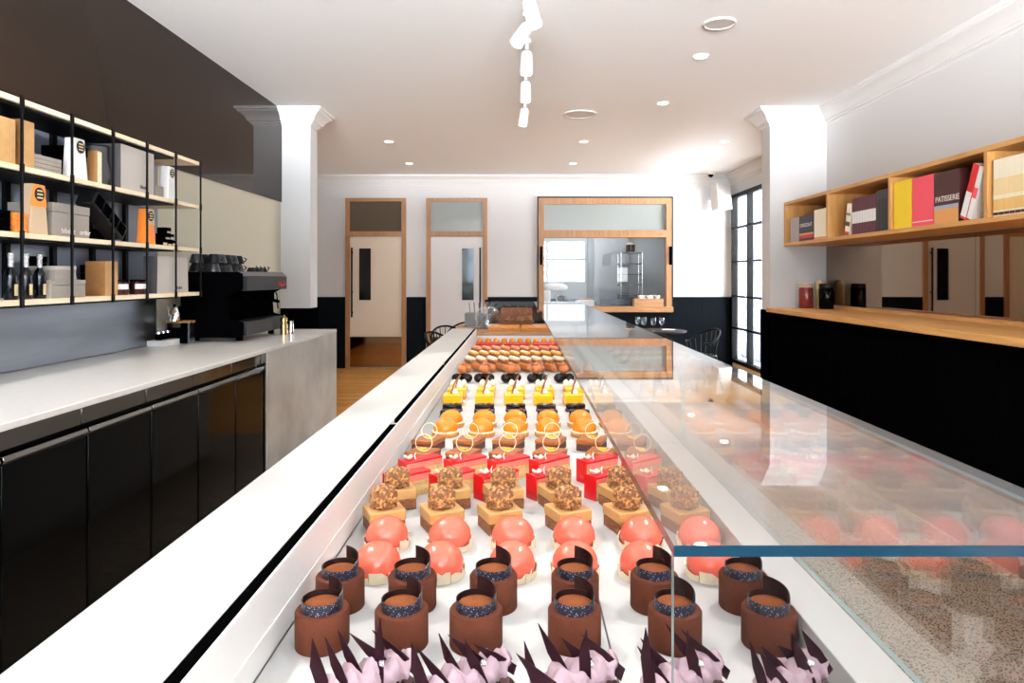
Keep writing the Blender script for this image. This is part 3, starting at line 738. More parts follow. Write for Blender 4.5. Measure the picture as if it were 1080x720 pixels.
# bottom level
for k, y in enumerate([2.87, 2.958, 3.043]):
    t = thing('wine_bottle', ['nearest of three dark bottles with silver tops on the bottom shelf', 'middle of three dark bottles with silver tops on the bottom shelf', 'farthest of three dark bottles with silver tops, beside the grey boxes'][k], 'bottle', (XF-.065, y, ZC+.0005), 0, 'dark bottles on the bottom shelf'); t.scale = (.68, .68, .87)
    b = MB(); b.lathe([(0, 0), (.034, 0), (.036, .004), (.036, .115), (.03, .135), (.015, .155), (.0135, .17), (0, .17)], 24); b.build('bottle_glass', M['navy'], t)
    b = MB(); b.lathe([(.0145, .155), (.0155, .165), (.015, .2), (.018, .205), (.018, .225), (.014, .228), (0, .228)], 20); b.build('foil_top', M['silver'], t)
    b = MB()
    for s in range(9):
        a0, a1 = R(-22+s*10), R(-22+(s+1)*10)
        b.quad([(.0364*math.cos(a0), .0364*math.sin(a0), .02), (.0364*math.cos(a1), .0364*math.sin(a1), .02), (.0364*math.cos(a1), .0364*math.sin(a1), .075), (.0364*math.cos(a0), .0364*math.sin(a0), .075)])
    b.build('label', M['label'], t)
sbox('lidded_box', 3.14, 3.385, ZC, .082, .19, 'greycard', 'long grey box on the bottom shelf beneath a smaller one', 'box')
sbox('lidded_box', 3.17, 3.315, ZC+.083, .062, .15, 'greycard', 'smaller grey box stacked on the long one on the bottom shelf', 'box', m2='greycard2')
sbox('black_box', 3.28, 3.37, ZC+.083, .11, .06, 'black', 'black box behind the stacked grey boxes on the bottom shelf', 'box', x=XF-.2)
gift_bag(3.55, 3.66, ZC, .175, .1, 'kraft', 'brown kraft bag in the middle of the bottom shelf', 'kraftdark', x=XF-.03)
sbox('black_box', 3.7, 3.9, ZC, .16, .05, 'black', 'big black box behind the jam jars on the bottom shelf', 'box', x=XF-.2)
for k, y in enumerate([3.69, 3.865]):
    t = thing('jam_jar', ['squat berry jam jar with white label beside the kraft bag', 'squat berry jam jar with white label beside the large grey bag'][k], 'jar', (XF-.06, GY(y)+.035, ZC+.0005), 0, 'jam jars on the bottom shelf')
    b = MB(); b.lathe([(0, 0), (.04, 0), (.043, .006), (.043, .058), (.037, .064), (.037, .07), (0, .07)], 24); b.build('jar_body', M['jam'], t)
    b = MB(); b.lathe([(.0405, .07), (.0405, .08), (.038, .082), (0, .082)], 24); b.build('lid', M['black'], t)
    b = MB()
    for s in range(12):
        a0, a1 = R(-78+s*13), R(-78+(s+1)*13)
        b.quad([(.0434*math.cos(a0), .0434*math.sin(a0), .03), (.0434*math.cos(a1), .0434*math.sin(a1), .03), (.0434*math.cos(a1), .0434*math.sin(a1), .058), (.0434*math.cos(a0), .0434*math.sin(a0), .058)])
    b.build('label', M['whitecard'], t)
gift_bag(4.03, 4.4, ZC, .215, .08, 'greycard2', 'large pale grey carrier bag at the far end of the bottom shelf', 'darkcard', text='bibelot', taper=.03)

# ---- coffee machine
t = thing('espresso_machine', 'black espresso machine with grey front panel on the back counter', 'coffee machine', (-2.085, 5.05, CTZ+.0005))
b = MB(); b.prism([(-.2, .03), (.215, .03), (.215, .13), (.13, .16), (.12, .31), (.19, .345), (.21, .36), (.21, .46), (.18, .475), (-.2, .475)], -.42, -.39, 'xz'); b.build('side_panel', M['black'], t, bevel=.003)
b = MB(); b.prism([(-.2, .03), (.215, .03), (.215, .13), (.13, .16), (.12, .31), (.19, .345), (.21, .36), (.21, .46), (.18, .475), (-.2, .475)], .39, .42, 'xz'); b.build('side_panel', M['black'], t, bevel=.003)
b = MB(); b.box(-.19, .1, -.389, .389, .04, .465); b.build('body', M['black'], t, smooth=False)
b = MB(); b.box(.101, .235, -.385, .415, .345, .445); b.build('front_panel', M['greypanel'], t, bevel=.004)
b = MB(); b.prism([(.1, .446), (.235, .446), (.2, .476), (.1, .476)], -.385, .415, 'xz'); b.build('display_strip', M['steel'], t, bevel=.003)
b = MB()
for k in range(2):
    for q in range(3): b.box(.13+.02*q, .14+.02*q, -.3+.4*k, -.08+.4*k, .4765, .478)
b.build('vents', M['black'], t, smooth=False)
b = MB(); b.box(.101, .23, -.385, .385, .04, .135); b.build('drip_tray', M['greypanel'], t, bevel=.005)
for y in (-.3, .3):
    b = MB(); b.cyl((.15, y, 0), .022, .04, 16); b.cyl((-.15, y, 0), .022, .04, 16); b.build('foot', M['black'], t)
for y in (-.2, .02, .24):
    b = MB(); b.cyl((.16, y, .27), .036, .05, 20); b.cyl((.16, y, .32), .045, .03, 20); g = b.build('group_head', M['black'], t)
    b = MB(); b.tube([(.17, y, .262), (.2, y, .258), (.235, y, .25)], [.012, .014, .011], 10); b.build('portafilter_handle', M['black'], g)
b = MB(); b.tube([(.16, .34, .35), (.18, .345, .3), (.185, .345, .22), (.19, .345, .19)], .006, 8); b.build('steam_wand', M['charcoal'], t)
b = MB()
pts = [(.2365, .22+.012*k, .385+.014*math.sin(k*1.9)+.012*math.sin(k*.7)) for k in range(14)]
b.tube(pts, .0045, 6); b.tube([(.2365, .23, .374), (.2365, .37, .378)], .003, 6); b.build('red_script_mark', M['redmark'], t)
# cups on the machine
def cup_stack(x, y, n, tilt, label, r=.045, h=.06):
    for k in range(n):
        c = thing('stacked_cup', label % ORD[k], 'cup', (x, y, CTZ+.4765+(h+.001)*k), 0, 'dark cups stacked on the coffee machine')
        b = MB(); b.lathe([(0, h), (r*.6, h), (r*.75, h*.8), (r, .004), (r, 0), (r*.94, 0), (r*.7, h*.75), (0, h*.92)], 22); b.build('cup_bowl', M['cupdark' if (k+int(y*10)) % 2 else 'charcoal'], c)
        b = MB(); b.tube([(r*.95*math.cos(a0)+.0, r*.95*math.sin(a0), z) for a0, z in [(.4, .045)]]+[(r*1.35*math.cos(.4), r*1.35*math.sin(.4), .035), (r*.98*math.cos(.4), r*.98*math.sin(.4), .014)], .005, 8); b.build('handle', M['charcoal'], c)
M['cupdark'] = mat('slate_cup', (.03, .03, .034, 1), .35)
for k in range(5):
    cup_stack(-2.205, 4.69+.1*k, 2, 0, 'dark cup, %%s from the bottom of the %s rear stack on the coffee machine' % ORD[k])
    cup_stack(-2.095, 4.71+.1*k, 2, 0, 'dark cup, %%s from the bottom of the %s front stack on the coffee machine' % ORD[k])
for k in range(4):
    cup_stack(-2.03, 5.2+.08*k, 1, 0, 'small dark cup, %s beyond the tall stacks on the coffee machine, %%s layer' % ORD[k], .034, .035)
# things beside the machine
t = thing('pepper_grinder', 'small brass grinder on the counter beyond the coffee machine', 'grinder', (-1.8, 5.25, CTZ+.0005))
b = MB(); b.lathe([(0, 0), (.028, 0), (.028, .08), (.022, .085), (.022, .095), (.027, .1), (.027, .125), (.015, .135), (0, .135)], 20); b.build('body', M['brass'], t)
b = MB(); b.ball((0, 0, .142), .009, 12, 8); b.build('knob', M['brass'], t)
b = MB(); b.lathe([(0, 0), (.022, 0), (.02, .07), (.018, .08), (.02, .1), (0, .1)], 18)
tag(b.build('steel_shaker', M['chrome'], None, (-1.765, 5.31, CTZ+.0005)), 'small steel shaker next to the brass grinder', 'shaker')
b = MB(); b.box(-.06, .06, -.09, .09, 0, .034); b.box(-.05, .05, -.08, .08, .034, .037, 1)
tag(b.build('white_tray_box', [M['whitecard'], M['greycard2']], None, (-2.3, 4.44, CTZ+.0005), bevel=.004), 'low white box at the end of the steel splashback', 'box')
for k in range(3):
    t = thing('spice_jar', 'small black jar with chrome lid, %s on the low white box' % ORD[k], 'jar', (-2.3, 4.385+.055*k, CTZ+.038), 0, 'small jars on the white box')
    b = MB(); b.lathe([(0, 0), (.022, 0), (.022, .04), (0, .04)], 18); b.build('jar_body', M['black'], t)
    b = MB(); b.lathe([(0, .04), (.02, .04), (.019, .052), (0, .054)], 18); b.build('lid', M['chrome'], t)
t = thing('wooden_stand', 'small timber stand with dark sides beside the coffee machine', 'stand', (-2.27, 4.585, CTZ+.0005))
b = MB(); b.box(-.08, .09, -.04, .04, .135, .15); b.build('top', M['oakx'], t, bevel=.002)
for x in (-.07, .08):
    b = MB(); b.box(x-.006, x+.006, -.035, .035, 0, .135); b.build('leg', M['steel'], t, smooth=False)
b = MB(); b.box(-.06, .07, -.03, .03, 0.001, .1); b.build('dark_caddy', M['black'], t, bevel=.004)
t = thing('pouring_kettle', 'chrome and black long-spouted kettle on the small timber stand', 'kettle', (-2.285, 4.55, CTZ+.151))
b = MB(); b.lathe([(0, 0), (.05, 0), (.045, .05), (.034, .085), (.03, .09), (0, .095)], 24); b.build('kettle_body', M['chrome'], t)
b = MB(); b.ball((0, 0, .1), .01, 12, 8); b.build('lid_knob', M['black'], t)
b = MB(); b.tube([(.0, -.045, .03), (.0, -.075, .05), (.0, -.08, .08), (0, -.1, .1)], [.008, .006, .005, .004], 10); b.build('spout', M['chrome'], t)
b = MB(); b.tube([(0, .035, .085), (0, .07, .09), (0, .085, .06), (0, .07, .02)], .007, 8); b.build('handle', M['black'], t)

# ================================================================== RIGHT SIDE
t = thing('bar_counter', 'long oak topped bar with black panelled front along the right wall', 'counter', (0, 0, 0))
b = MB(); b.box(2.45, XR-.001, 1.2, PY0-.016, 1.155, 1.197); b.build('bar_top', M['oak'], t, bevel=.003)
b = MB(); b.box(2.5, 2.52, 1.2, PY0-.016, 0, 1.154); b.build('bar_front', M['blackwall'], t, smooth=False)
b = MB(); b.box(XR-.03, XR-.002, 1.2, PY0-.016, 1.198, 1.225); b.build('upstand', M['oak'], t, smooth=False)
b = MB()
b.box(XR-.008, XR-.001, 1.2, 3.0, 1.23, 1.80); b.box(XR-.008, XR-.001, 3.003, 4.6, 1.23, 1.80)
b.box(XR-.008, XR-.001, 4.603, 6.84, 1.23, 1.80)
tag(b.build('bar_mirror', M['mirror'], smooth=False), 'bronze tinted mirror between the bar and the oak shelf', 'mirror')
t = thing('oak_bookshelf', 'long oak box shelf with open bays mounted on the right wall', 'shelf', (0, 0, 0))
SXF, S0, S1 = 2.63, 1.805, 2.238
BK = lambda y: 725*2.645/((556+725*2.60/y)-548)
BY = lambda y: 725*2.63/((556+725*2.56/y)-548)
b = MB(); b.box(SXF, XR-.001, .88, 6.84, S1-.03, S1); b.build('top_board', M['oak'], t, bevel=.0015)
b = MB(); b.box(SXF, XR-.001, .88, 6.84, S0, S0+.03); b.build('bottom_board', M['oak'], t, bevel=.0015)
for y in (6.825, BY(5.87), BY(4.86), BY(3.84), BY(2.82), 1.9, .9):
    b = MB(); b.box(SXF+.0005, XR-.001, y-.015, y+.015, S0+.0305, S1-.0305); b.build('divider', M['oakd'], t, bevel=.001)
b = MB(); b.box(XR-.012, XR-.0015, .92, 6.8, S0+.031, S1-.031); b.build('back_board', wood('shelf_back', srgb(130, 90, 60), srgb(104, 70, 46), .8, .6), t, smooth=False)
SZ = S0+.0305
def book(y, w, h, d, mm, label, group, x=2.645, tilt=0, bands=(), title=None, tm='whiteink', tsize=.02):
    """y = edge nearest the camera, w = spine width along the shelf; bands = (z0, z1, material) marks on the cover"""
    w = BK(y+w)-BK(y); y = BK(y)
    t = thing('book', label, 'book', (x, y, SZ+.0005), 0, group)
    T = Matrix.Rotation(tilt, 4, 'X')
    b = MB(); b.box(0, d, 0, w, 0, h, 0, T); b.build('cover', M[mm], t, bevel=.0012)
    b = MB(); b.box(.006, d+.0008, w*.1, w*.9, .003, h+.0008, 0, T); b.build('page_block', M['whitecard'], t, smooth=False)
    for i, (z0, z1, bm_) in enumerate(bands):
        b = MB(); b.box(-.0008, -.0001, w*.02, w*.98, h*z0, h*z1, 0, T); b.build('cover_band', M[bm_], t, smooth=False)
    if title:
        lettering(title, tsize, M[tm], t, T @ Vector((-.0012, w*.93, h*title_z[0])), (R(90), 0, R(-90)), 'title')
    return t
title_z = [.55]
M['bookgrey'] = mat('book_grey', srgb(176, 164, 162), .5); M['bookplum'] = mat('book_plum', srgb(92, 40, 54), .45); M['bookblack'] = mat('book_black', srgb(34, 31, 32), .4)
M['bookyellow'] = mat('book_yellow', srgb(255, 216, 30), .4); M['bookpink'] = mat('book_pink', srgb(248, 84, 102), .4); M['bookbrown'] = mat('book_brown', srgb(70, 30, 30), .35)
M['bookred'] = mat('book_red', srgb(216, 40, 42), .4); M['bookcream'] = mat('book_cream', srgb(250, 238, 212), .45); M['booktan'] = mat('book_tan', srgb(226, 160, 92), .45)
M['bookpale'] = mat('book_pale_gold', srgb(244, 216, 160), .45); M['booknavy'] = mat('book_navy', srgb(44, 32, 56), .35); M['booksky'] = mat('book_pale_blue', srgb(170, 180, 200), .4); M['bookgold'] = mat('book_gold', srgb(238, 192, 112), .45)
# far bay
yy = 6.56
for k in range(5):
    book(6.585+.042*k, .041, .235, .2, 'bookgrey', 'thin grey book, %s from the white one, in the far bay of the oak shelf' % ORD[5-k], 'grey books in the far bay')
book(6.24, .33, .235, .05, 'booknavy', 'dark book with white title facing out in the far bay of the oak shelf', None, bands=((.1, .2, 'bookred'), (.22, .3, 'booktan')), title='CHOCOLAT', tsize=.048)
for k in range(4):
    book(5.975+.064*k, .063, .262, .2, 'bookcream', 'cream book with orange foot, %s from the oak divider of the far bay' % ORD[k], 'cream books in the far bay', bands=((.0, .07, 'booktan'),))
# second bay
book(5.555, .075, .25, .2, 'bookcream', 'tilted white and red patterned book leaning on the plum row', None, tilt=R(10), bands=((.0, .1, 'bookred'), (.28, .42, 'bookbrown'), (.62, .7, 'greycard')))
for k in range(9):
    book(5.125+.042*k, .0405, .285, .2, 'bookplum', 'plum book with white spine label, %s from the black books' % ORD[k], 'plum books in the second bay', bands=((.3, .62, 'whitecard'),))
for k in range(4):
    book(4.93+.047*k, .046, .3, .2, 'bookblack', 'black book with grey head band, %s from the oak divider' % ORD[k], 'black books in the second bay', bands=((.78, .97, 'darkcard'),))
# third bay
book(4.655, .22, .33, .2, 'bookyellow', 'wide yellow volume in the third bay of the oak shelf', None)
book(4.40, .245, .325, .2, 'bookpink', 'wide coral pink volume beside the yellow one', None, bands=((.08, .1, 'whiteink'),))
title_z[0] = .42
book(4.14, .255, .32, .06, 'bookbrown', 'dark brown book with pale title facing out beside the pink one', None, bands=((.0, .28, 'booktan'), (.28, .35, 'booksky')), title='PATISSERIE', tsize=.05)
book(4.072, .055, .33, .22, 'bookred', 'red book leaning beside the oak divider of the third bay', None, x=2.64, tilt=R(22), bands=((.05, .5, 'whitecard'),))
book(4.026, .04, .31, .22, 'whitecard', 'white book leaning under the red one by the oak divider', None, x=2.642, tilt=R(22), bands=((.4, .6, 'bookpink'),))
# near bay
for k in range(22):
    book(2.885+.0432*k, .042, .315, .2, 'bookcream', 'cream and gold book in the near bay, %s from its far oak divider' % (ORD[21-k] if 21-k < 14 else ['fifteenth', 'sixteenth', 'seventeenth', 'eighteenth', 'nineteenth', 'twentieth', 'twenty-first', 'twenty-second'][21-k-14]), 'cream and gold books in the near bay',
         bands=((.1, .3, 'bookgold'), (.3, .37, 'bookcream'), (.37, .66, 'bookpale'), (0.02, .07, 'bookbrown')))
# jars on the bar
for k, (y, mm, mm2, lab) in enumerate([(6.72, 'bookbrown', 'tan', 'tall jar of red brown beads with pale top on the bar by the pillar'), (6.5, 'black', 'chrome', 'tall black jar with glossy side on the bar nearer the camera')]):
    t = thing('storage_jar', lab, 'jar', (2.8+.1*k, y, 1.1975))
    b = MB(); b.lathe([(0, 0), (.062, 0), (.066, .006), (.066, .19), (.06, .2), (0, .2)], 28); b.build('jar_body', M['jarred' if k == 0 else 'blackgloss'], t)
    b = MB(); b.lathe([(.064, .2), (.064, .235), (.06, .24), (0, .24)], 28); b.build('lid', M[mm2] if k == 0 else M['charcoal'], t)
for k, (y, mm) in enumerate([(6.76, 'bookcream')]):
    b = MB(); b.lathe([(0, 0), (.05, 0), (.05, .23), (.04, .26), (.03, .262), (.03, .275), (0, .275)], 24)
    tag(b.build('slim_canister', M['label'], None, (2.96, 6.76, 1.1975)), 'cream canister half hidden behind the red brown jar', 'canister')

# ================================================================== DINING ROOM
def chair(label, x, y, rz, group='black hoop-back dining chairs'):
    t = thing('dining_chair', label, 'chair', (x, y, 0), rz, group)
    b = MB(); b.lathe([(0, .43), (.2, .43), (.215, .44), (.21, .455), (.1, .45), (0, .447)], 28, wob=lambda a, z: 1+.06*math.cos(2*a)); b.build('seat', M['blackmetal'], t)
    for sx in (-1, 1):
        for sy in (-1, 1):
            b = MB(); b.tube([(sx*.14, sy*.14, .43), (sx*.2, sy*.2, 0)], [.016, .011], 8); b.build('leg', M['blackmetal'], t)
    pts = [(.25*math.cos(a), .25*math.sin(a)+.0, .62+.17*max(0, math.sin(a))) for a in [R(-25+230*k/22) for k in range(23)]]
    b = MB(); b.tube(pts, .014, 8); b.build('back_hoop', M['blackmetal'], t)
    for k in range(13):
        a = R(-20+220*k/12)
        b = MB(); b.tube([(.185*math.cos(a), .185*math.sin(a), .445), (.25*math.cos(a), .25*math.sin(a), .62+.17*max(0, math.sin(a)))], .006, 6); b.build('spindle', M['blackmetal'], t)
    return t
def table(label, x, y, r=.38, h=.75, mm='charcoal'):
    t = thing('dining_table', label, 'table', (x, y, 0))
    b = MB(); b.lathe([(0, h-.025), (r-.006, h-.025), (r, h-.018), (r, h-.004), (r-.004, h), (0, h)], 40); b.build('table_top', M[mm], t)
    b = MB(); b.lathe([(0, .012), (.03, .012), (.028, h-.026), (0, h-.026)], 16); b.build('column', M['blackmetal'], t)
    b = MB(); b.lathe([(0, 0), (.22, 0), (.22, .01), (.05, .02), (0, .02)], 28); b.build('foot_plate', M['blackmetal'], t)
    return t
chair('black hoop-back chair nearest the camera left of the display case', -.95, 8.75, R(60))
chair('black hoop-back chair second along beyond the left ledge', -1.0, 9.75, R(20))
chair('black hoop-back chair farthest left, below the second door', -.88, 10.55, R(-15))
table('round dark dining table among the chairs left of the case end', -.55, 9.2)
table('round dark dining table beyond the case, right side', 1.97, 9.7)
chair('black hoop-back chair right of the dining table by the steel window', 2.45, 9.3, R(-70))
chair('black hoop-back chair nearest, behind the glass top at right', 1.72, 8.35, R(15))
chair('black hoop-back chair facing the servery window', 1.2, 10.2, R(140))
table('round dark dining table below the servery window', .95, 10.65, mm='black')
M['wineglass'] = glass_mat('wine_glass', (.97, .98, .98, 1))
def wineglass(label, x, y, z):
    t = thing('wine_glass', label, 'glass', (x, y, z+.0005), 0, 'wine glasses on the dining tables')
    b = MB(); b.lathe([(0, .085), (.02, .092), (.034, .12), (.036, .15), (.03, .19), (.0285, .19), (.0345, .15), (.0325, .122), (.018, .095), (0, .088)], 20); b.build('bowl', M['wineglass'], t)
    b = MB(); b.lathe([(0, 0), (.034, 0), (.034, .003), (.006, .008), (.004, .02), (.004, .08), (.008, .087), (0, .0885)], 20); b.build('stem', M['wineglass'], t)
for k, (x, y) in enumerate([(.82, 10.5), (.98, 10.45), (1.06, 10.62), (.75, 10.72), (1.22, 10.55)]):
    wineglass('clear wine glass, %s on the table below the servery' % ORD[k], x, y, .75)
for k, (x, y) in enumerate([(1.72, 9.5), (1.84, 9.45), (1.97, 9.52), (1.66, 9.68)]):
    wineglass('clear wine glass, %s on the table beside the steel window' % ORD[k], x, y, .75)
for k, (x, y) in enumerate([(1.62, 9.85), (2.08, 9.6)]):
    t = thing('side_plate', 'white plate, %s on the table beside the steel window' % ORD[k], 'plate', (x, y, .7505))
    b = MB(); b.lathe([(0, 0), (.05, 0), (.095, .014), (.094, .017), (.05, .005), (0, .005)], 28); b.build('dish', M['whitecard'], t)
    b = MB(); b.box(-.03, .03, -.05, .05, .0055, .012); b.build('napkin', M['booksky'], t, bevel=.002)
# ================================================================== DISPLAY CASE
TZ = 1.03
JT = [.30, .58, 1.77, 2.96, 4.15, 4.95]
t = thing('display_case', 'long white patisserie display case with glass cover and staff ledge', 'display case', (0, 0, 0))
b = MB(); b.box(-.47, .405, .3, 4.96, .1, 1.0); b.box(-.44, .38, .32, 4.94, 0, .1); b.build('cabinet', M['casewhite'], t, smooth=False)
b = MB(); b.box(-.487, -.3285, .3, 4.97, 1.09, 1.128); b.box(-.48, -.34, .3, 4.97, 1.0005, 1.09); b.build('staff_ledge', M['ledge'], t, bevel=.0015)
b = MB(); b.box(-.328, -.3125, .3, 4.96, 1.0005, 1.118); b.build('track_bed', M['rail'], t, smooth=False)
for i in range(len(JT)-1):
    a, c = JT[i], JT[i+1]
    b = MB(); b.box(-.3278, -.3128, a+(.03 if i else 0), c-.03, 1.1182, 1.1275); b.build('slot_fill', M['slot'], t, smooth=False)  # near-flush black fill; the open slot's inner shade is put in its colour
    b = MB(); b.box(-.312, -.3085, a+.001, c-.001, 1.0305, 1.128); b.box(-.3085, -.3065, a+.001, c-.001, 1.062, 1.07); b.build('tray_rail', M['casewhite'], t, bevel=.001)
    b = MB(); b.box(.355, .4165, a+.001, c-.001, 1.0005, 1.073); b.build('front_ledge', M['ledge'], t, bevel=.0015)
# glass
def pane(name, x0, x1, y0, y1, z0, z1, thin, parent, near='edge'):
    """glass sheet: the two big faces clear, the four narrow faces the glass's own dark green-blue edge"""
    b = MB(); fs = b.box(x0, x1, y0, y1, z0, z1)
    big = {'z': (0, 1), 'y': (2, 4), 'x': (3, 5)}[thin]
    for i, f in enumerate(fs): f.material_index = 0 if i in big else 1
    return b.build(name, [M['coated' if name == 'front_glass' else 'glass'], M[near]], parent, smooth=False)
GX0, GX1 = .1025, .4245
pane('glass_top', GX0, GX1, .456, 4.957, 1.3145, 1.322, 'z', t)
for a, c in ((.456, 1.77), (1.77, 2.96), (2.96, 4.15), (4.15, 4.957)):
    pane('front_glass', .417, GX1, a+.001, c-.001, 1.0735, 1.3143, 'x', t, 'edgelite')
pane('end_glass', GX0, .4168, .4565, .464, 1.0735, 1.3143, 'y', t, 'edgelite')
pane('far_end_glass', -.40, GX1, 4.9575, 4.966, 1.1285, 1.322, 'y', t, 'edgelite')
# removable trays
for i in range(len(JT)-1):
    for (x0, x1, nm) in ((-.308, .1145, 'staff side'), (.1155, .3545, 'customer side')):
        tr = thing('display_tray', 'white display tray sheet, %s, %s section from the near end' % (nm, ORD[i]), 'tray', ((x0+x1)/2, (JT[i]+JT[i+1])/2, 1.0005), 0, 'white trays in the display case')
        w, l = (x1-x0)/2-.0005, (JT[i+1]-JT[i])/2-.001
        b = MB(); b.box(-w, w, -l, l, .012, TZ-1.0005); b.build('sheet', M['tray'], tr, bevel=.001)
        b = MB(); b.box(-w+.01, w-.01, -l+.01, l-.01, 0, .0118); b.build('support', M['rail'], tr, smooth=False)
PZ = TZ+.0004

# ================================================================== PASTRIES
def proto(name, cat): return thing(name, None, cat, (0, 0, -5))
def place(pr, spots, desc, group, rowname, rz=0, jit=4):
    """spots: list of (x, y) from the staff side"""
    global USED
    x_lo, x_hi = -.3055+HX.get(pr.name, .035), .354-HX.get(pr.name, .035)
    for k, (x, y) in enumerate(spots):
        x = min(max(x, x_lo), x_hi)
        lab = '%s, %s, %s from staff side' % (desc, rowname, ORD[k])
        a = rz+R(rnd.uniform(-jit, jit))
        if pr.name not in USED:
            USED.add(pr.name); pr.location = (x, y, PZ); pr.rotation_euler = (0, 0, a); pr['label'] = lab; pr['group'] = group
        else: dup(pr, (x, y, PZ), a, lab, group)
USED = set()
HX = {'hazelnut_praline_square': .0455, 'raspberry_layer_slice': .0525, 'milk_chocolate_square': .047, 'chocolate_choux_trio': .05, 'lemon_glazed_square': .039, 'vanilla_cream_square': .039, 'coral_glazed_dome': .0395, 'orange_glazed_dome': .042, 'orange_tartlet': .027, 'red_topped_loaf': .082, 'amber_nut_slab': .112, 'chocolate_cylinder_cake': .0345, 'blackcurrant_finger_tart': .0645, 'dark_glazed_bar': .039}
def row(xs, s, y): return [((x-548)/s, y) for x in xs]

# --- cocoa cylinder cake with spiral collar
def cyl_cake():
    t = proto('chocolate_cylinder_cake', 'cake')
    b = MB(); b.lathe([(0, 0), (.0335, 0), (.034, .001), (.034, .0435), (.0325, .0458), (.030, .0462), (0, .0462)], 48); b.build('cocoa_body', M['cocoa'], t)
    b = MB(); b.lathe([(.0232, .0463), (.0232, .052), (.02, .0535), (.01, .0545), (0, .0548)], 32); b.build('cocoa_top', M['cocoatop'], t)
    b = MB(); n = 54; prev = None
    for i in range(n+1):
        f = i/n; a = R(88) - f*R(400)                    # starts tall at the back, runs clockwise and overlaps itself
        r = .0258 - .0012*max(0, f-.88)/.12
        h = .0465 + (.0125 if f > .3 else .0125+0.018*(1-f/.3)**.6)
        p = [(rr*math.cos(a), rr*math.sin(a), z) for rr, z in ((r, .0463), (r, h), (r-.0011, h), (r-.0011, .0463))]
        v = [b.bm.verts.new(q) for q in p]
        if prev:
            for k in range(4):
                fc = b.bm.faces.new([prev[k], prev[(k+1) % 4], v[(k+1) % 4], v[k]]); fc.material_index = 1 if k == 0 else 0
        else: b.bm.faces.new(v)
        prev = v
    b.bm.faces.new(prev[::-1]); b.build('chocolate_collar', [M['choc'], M['choccollar']], t)
    return t
p = cyl_cake()
D = 'cocoa dusted chocolate cylinder cake with dotted collar'
place(p, row([339.5, 423.5, 502, 606, 712, 813], 824, .8816), D, 'chocolate cylinder cakes', 'nearer row')
place(p, row([359, 435, 520.5, 606.5, 690, 784.5], 738, .982), D, 'chocolate cylinder cakes', 'farther row')

# --- blackcurrant tart with piped cream and shards
def shard_tart(seed):
    q = random.Random(seed)
    t = proto('blackcurrant_finger_tart', 'tart')
    b = MB()
    def cap(L, r, z): return [(L*c[0], r*c[1]) for c in ()]
    prof = []
    for k in range(32):
        a = 2*PI*k/32; x = .036*(1 if math.cos(a) > 0 else -1)*(1 if abs(math.cos(a)) > .05 else 0)+.021*math.cos(a); prof.append((x, .021*math.sin(a)))
    b.prism(prof, 0, .03, 'xy'); b.build('tart_shell', M['choc'], t, bevel=.003)
    b = MB(); b.prism([(x*.9, y*.85) for x, y in prof], .0302, .034, 'xy'); b.build('compote', M['jam'], t, bevel=.001)
    # piped rope of cream
    b = MB(); rings = []; n = 90; seg = 20
    for i in range(n+1):
        f = i/n; x = -.052+.104*f; env = max(.02, min(1, f/.1, (1-f)/.1))**.5
        pul = .74+.26*math.sin(f*2*PI*4.5)
        ry = .0185*env*pul; rz_ = .0165*env*pul
        ring = []
        for k in range(seg):
            a = 2*PI*k/seg; m = 1+.17*math.cos(6*a - f*2*PI*7)
            ring.append(b.bm.verts.new((x+.006*math.sin(a), .004*math.sin(f*2*PI*4.5)+ry*m*math.cos(a), .048+rz_*m*math.sin(a))))
        rings.append(ring)
    for a_, c_ in zip(rings, rings[1:]):
        for k in range(seg): b.bm.faces.new([a_[k], a_[(k+1) % seg], c_[(k+1) % seg], c_[k]])
    b.bm.faces.new(rings[0][::-1]); b.bm.faces.new(rings[-1]); b.build('piped_cream', M['lilac'], t, ang=80)
    for k in range(6):
        x = -.047+.0185*k+q.uniform(-.003, .003); h = q.uniform(.046, .06); w = q.uniform(.010, .0135); side = (-1)**k
        T = Matrix.Translation((x, side*.006-.003, .05)) @ Matrix.Rotation(R(-34+q.uniform(-30, 14)), 4, 'Z') @ Matrix.Rotation(R(q.uniform(-58, -34) if k % 3 else q.uniform(-24, 2)), 4, 'Y') @ Matrix.Rotation(R(q.uniform(-14, 10)), 4, 'X')
        b = MB(); b.prism([(-w/2, -.012), (w/2, -.008), (w*.5, h*.4), (w*.1+q.uniform(-.002, .004), h), (-w*.5, h*.5)], -.0007, .0007, 'xz', 0, T); b.build('chocolate_shard', M['shard'], t, smooth=False)
    b = MB(); b.ball((.012, -.012, .066), .0035, 8, 6, wob=lambda a, z: 1+.3*math.sin(3*a)); b.build('silver_leaf', M['silver'], t)
    return t
for k, x in enumerate([-.16, -.054, .0585, .173, .288]):
    p = shard_tart(20+k)
    place(p, [(x, .722)], 'lilac cream tart with dark chocolate shards', 'shard topped tarts', 'front row', R(34), 5)
    p['label'] = 'lilac cream tart with dark chocolate shards at the front, %s from staff side' % ORD[k]
for k, x in enumerate([-.112, -.006, .106, .205]):
    t = thing('price_card', 'small silver edged card between the %s and next front shard tart' % ORD[k], 'card', (x, .715, PZ), R(28), 'cards between the tarts')
    b = MB(); b.box(-.026, .026, -.001, .001, 0, .028, 0, Matrix.Rotation(R(-25), 4, 'X')); b.build('card', M['rail'], t, smooth=False)
    b = MB(); b.box(-.02, .02, -.0016, -.0011, .008, .02, 0, Matrix.Rotation(R(-25), 4, 'X')); b.build('print_strip', M['booksky'], t, smooth=False)

